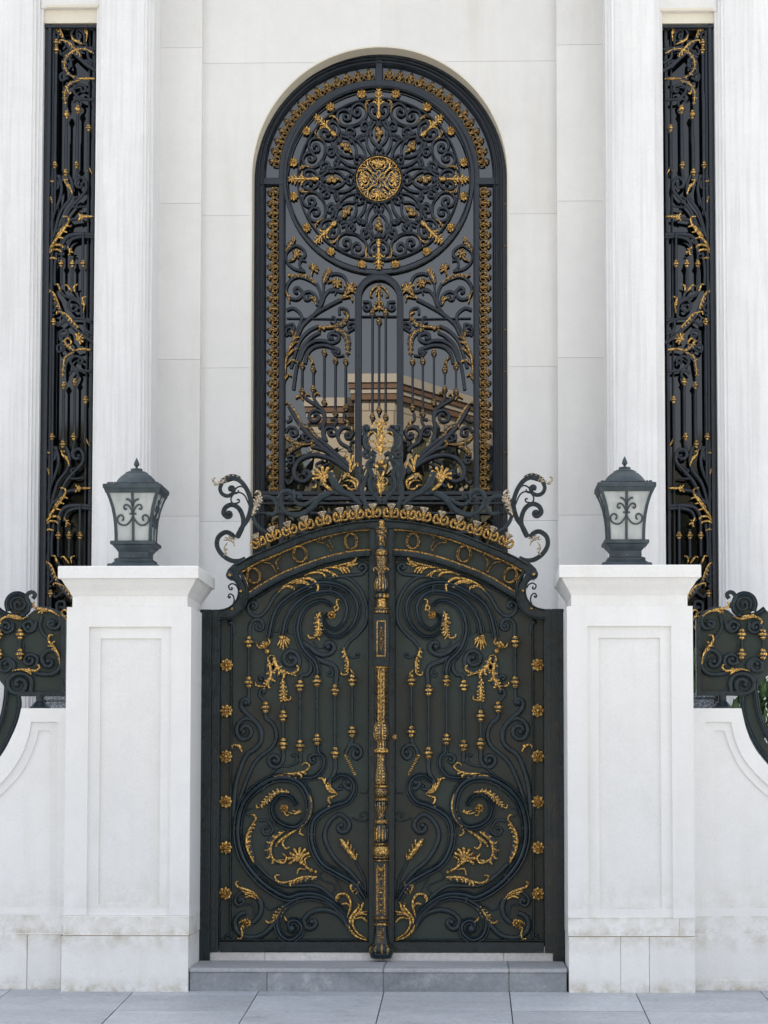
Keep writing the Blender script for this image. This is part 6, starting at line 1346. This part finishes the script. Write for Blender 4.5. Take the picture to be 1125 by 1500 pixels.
def tree(c, r, h, seed):  # added row, there to darken what the window glass and flat iron reflect
    rnd = random.Random(seed); t = thing('added_screen_tree', 'added dark leafy tree across the street, dimming the mirrored lower storeys of the tan house', 'tree', (c[0], c[1], -.32), 'trees added to darken the reflections')
    mb = MB()
    for i in range(2600):
        cl = rnd.randrange(9); ca = cl * 2.4; cc = Vector((math.cos(ca) * r * .55 * (cl % 3) / 2, math.sin(ca) * r * .45 * (cl % 3) / 2, (cl / 8 - .5) * h * .42))
        d = Vector((rnd.gauss(0, 1), rnd.gauss(0, 1), rnd.gauss(0, 1))).normalized() * rnd.random() ** .4 * r * .62
        p = Vector((c[0], c[1], h * .66)) + cc + d; a_ = Vector((rnd.gauss(0, 1), rnd.gauss(0, 1), rnd.gauss(0, 1))).normalized(); u = a_.cross(Vector((.3, .2, 1))).normalized(); v = a_.cross(u); l = rnd.uniform(.16, .3)
        mb.add([p - v * l, p + u * l * .5, p + v * l, p - u * l * .5], [(0, 1, 2, 3)])
    mb.build('crown', DLEAF, t, smooth=False)
    mb = MB(); mb.lathe(c[0], c[1], [(.2, -.32), (.14, h * .4), (.06, h * .75)], 10); mb.build('trunk', STEM, t)
for i, (tx, tr, th) in enumerate(((-7.5, 2.3, 9.6), (-4.2, 2.1, 8.9), (-1.3, 2.1, 8.9), (1.3, 2.1, 8.8), (4.6, 2.2, 8.4), (8.0, 2.4, 9.2))): tree((tx, -22.5 - (i % 2) * .7), tr, th, 20 + i)
# ================================================================ CAMERA, LIGHT
cd = bpy.data.cameras.new('Camera'); co = bpy.data.objects.new('Camera', cd); COL.objects.link(co); SC.camera = co
co.location = CAM; co.rotation_euler = (math.pi / 2 + PITCH, 0, YAW)
cd.sensor_width = 36; cd.sensor_fit = 'AUTO'; cd.lens = 36 * F / 1500; cd.shift_x = -(PX0 - 562.5) / 1500; cd.shift_y = (PY0 - 750) / 1500
cd.clip_end = 1000; cd.clip_start = .1
SUN_EL, SUN_AZ = 48, 168                                    # sun behind the house: the front lies in open shade, the house opposite in sun
w = bpy.data.worlds.new('World'); SC.world = w; w.use_nodes = True; nt = w.node_tree
bg = nt.nodes['Background']; sky = nt.nodes.new('ShaderNodeTexSky'); sky.sky_type = 'NISHITA'; sky.sun_disc = False
sky.sun_elevation = R_(SUN_EL); sky.sun_rotation = R_(180 + SUN_AZ); sky.air_density = 1.0; sky.dust_density = 4.0; sky.ozone_density = 1.0
hs = nt.nodes.new('ShaderNodeHueSaturation'); hs.inputs['Saturation'].default_value = .36
nt.links.new(sky.outputs['Color'], hs.inputs['Color']); nt.links.new(hs.outputs['Color'], bg.inputs['Color']); bg.inputs['Strength'].default_value = .06
ld = bpy.data.lights.new('Sun', 'SUN'); ld.energy = 4.5; ld.angle = R_(.5); ld.color = (1, .95, .87); lo = bpy.data.objects.new('Sun', ld); COL.objects.link(lo)
el, az = R_(SUN_EL), R_(SUN_AZ)
dirv = Vector((math.sin(az) * math.cos(el), -math.cos(az) * math.cos(el), math.sin(el)))     # towards the sun
lo.rotation_euler = dirv.to_track_quat('Z', 'Y').to_euler(); lo.location = dirv * 30
SC.view_settings.view_transform = 'Standard'; SC.view_settings.look = 'None'; SC.view_settings.exposure = 3.1; SC.view_settings.gamma = 1
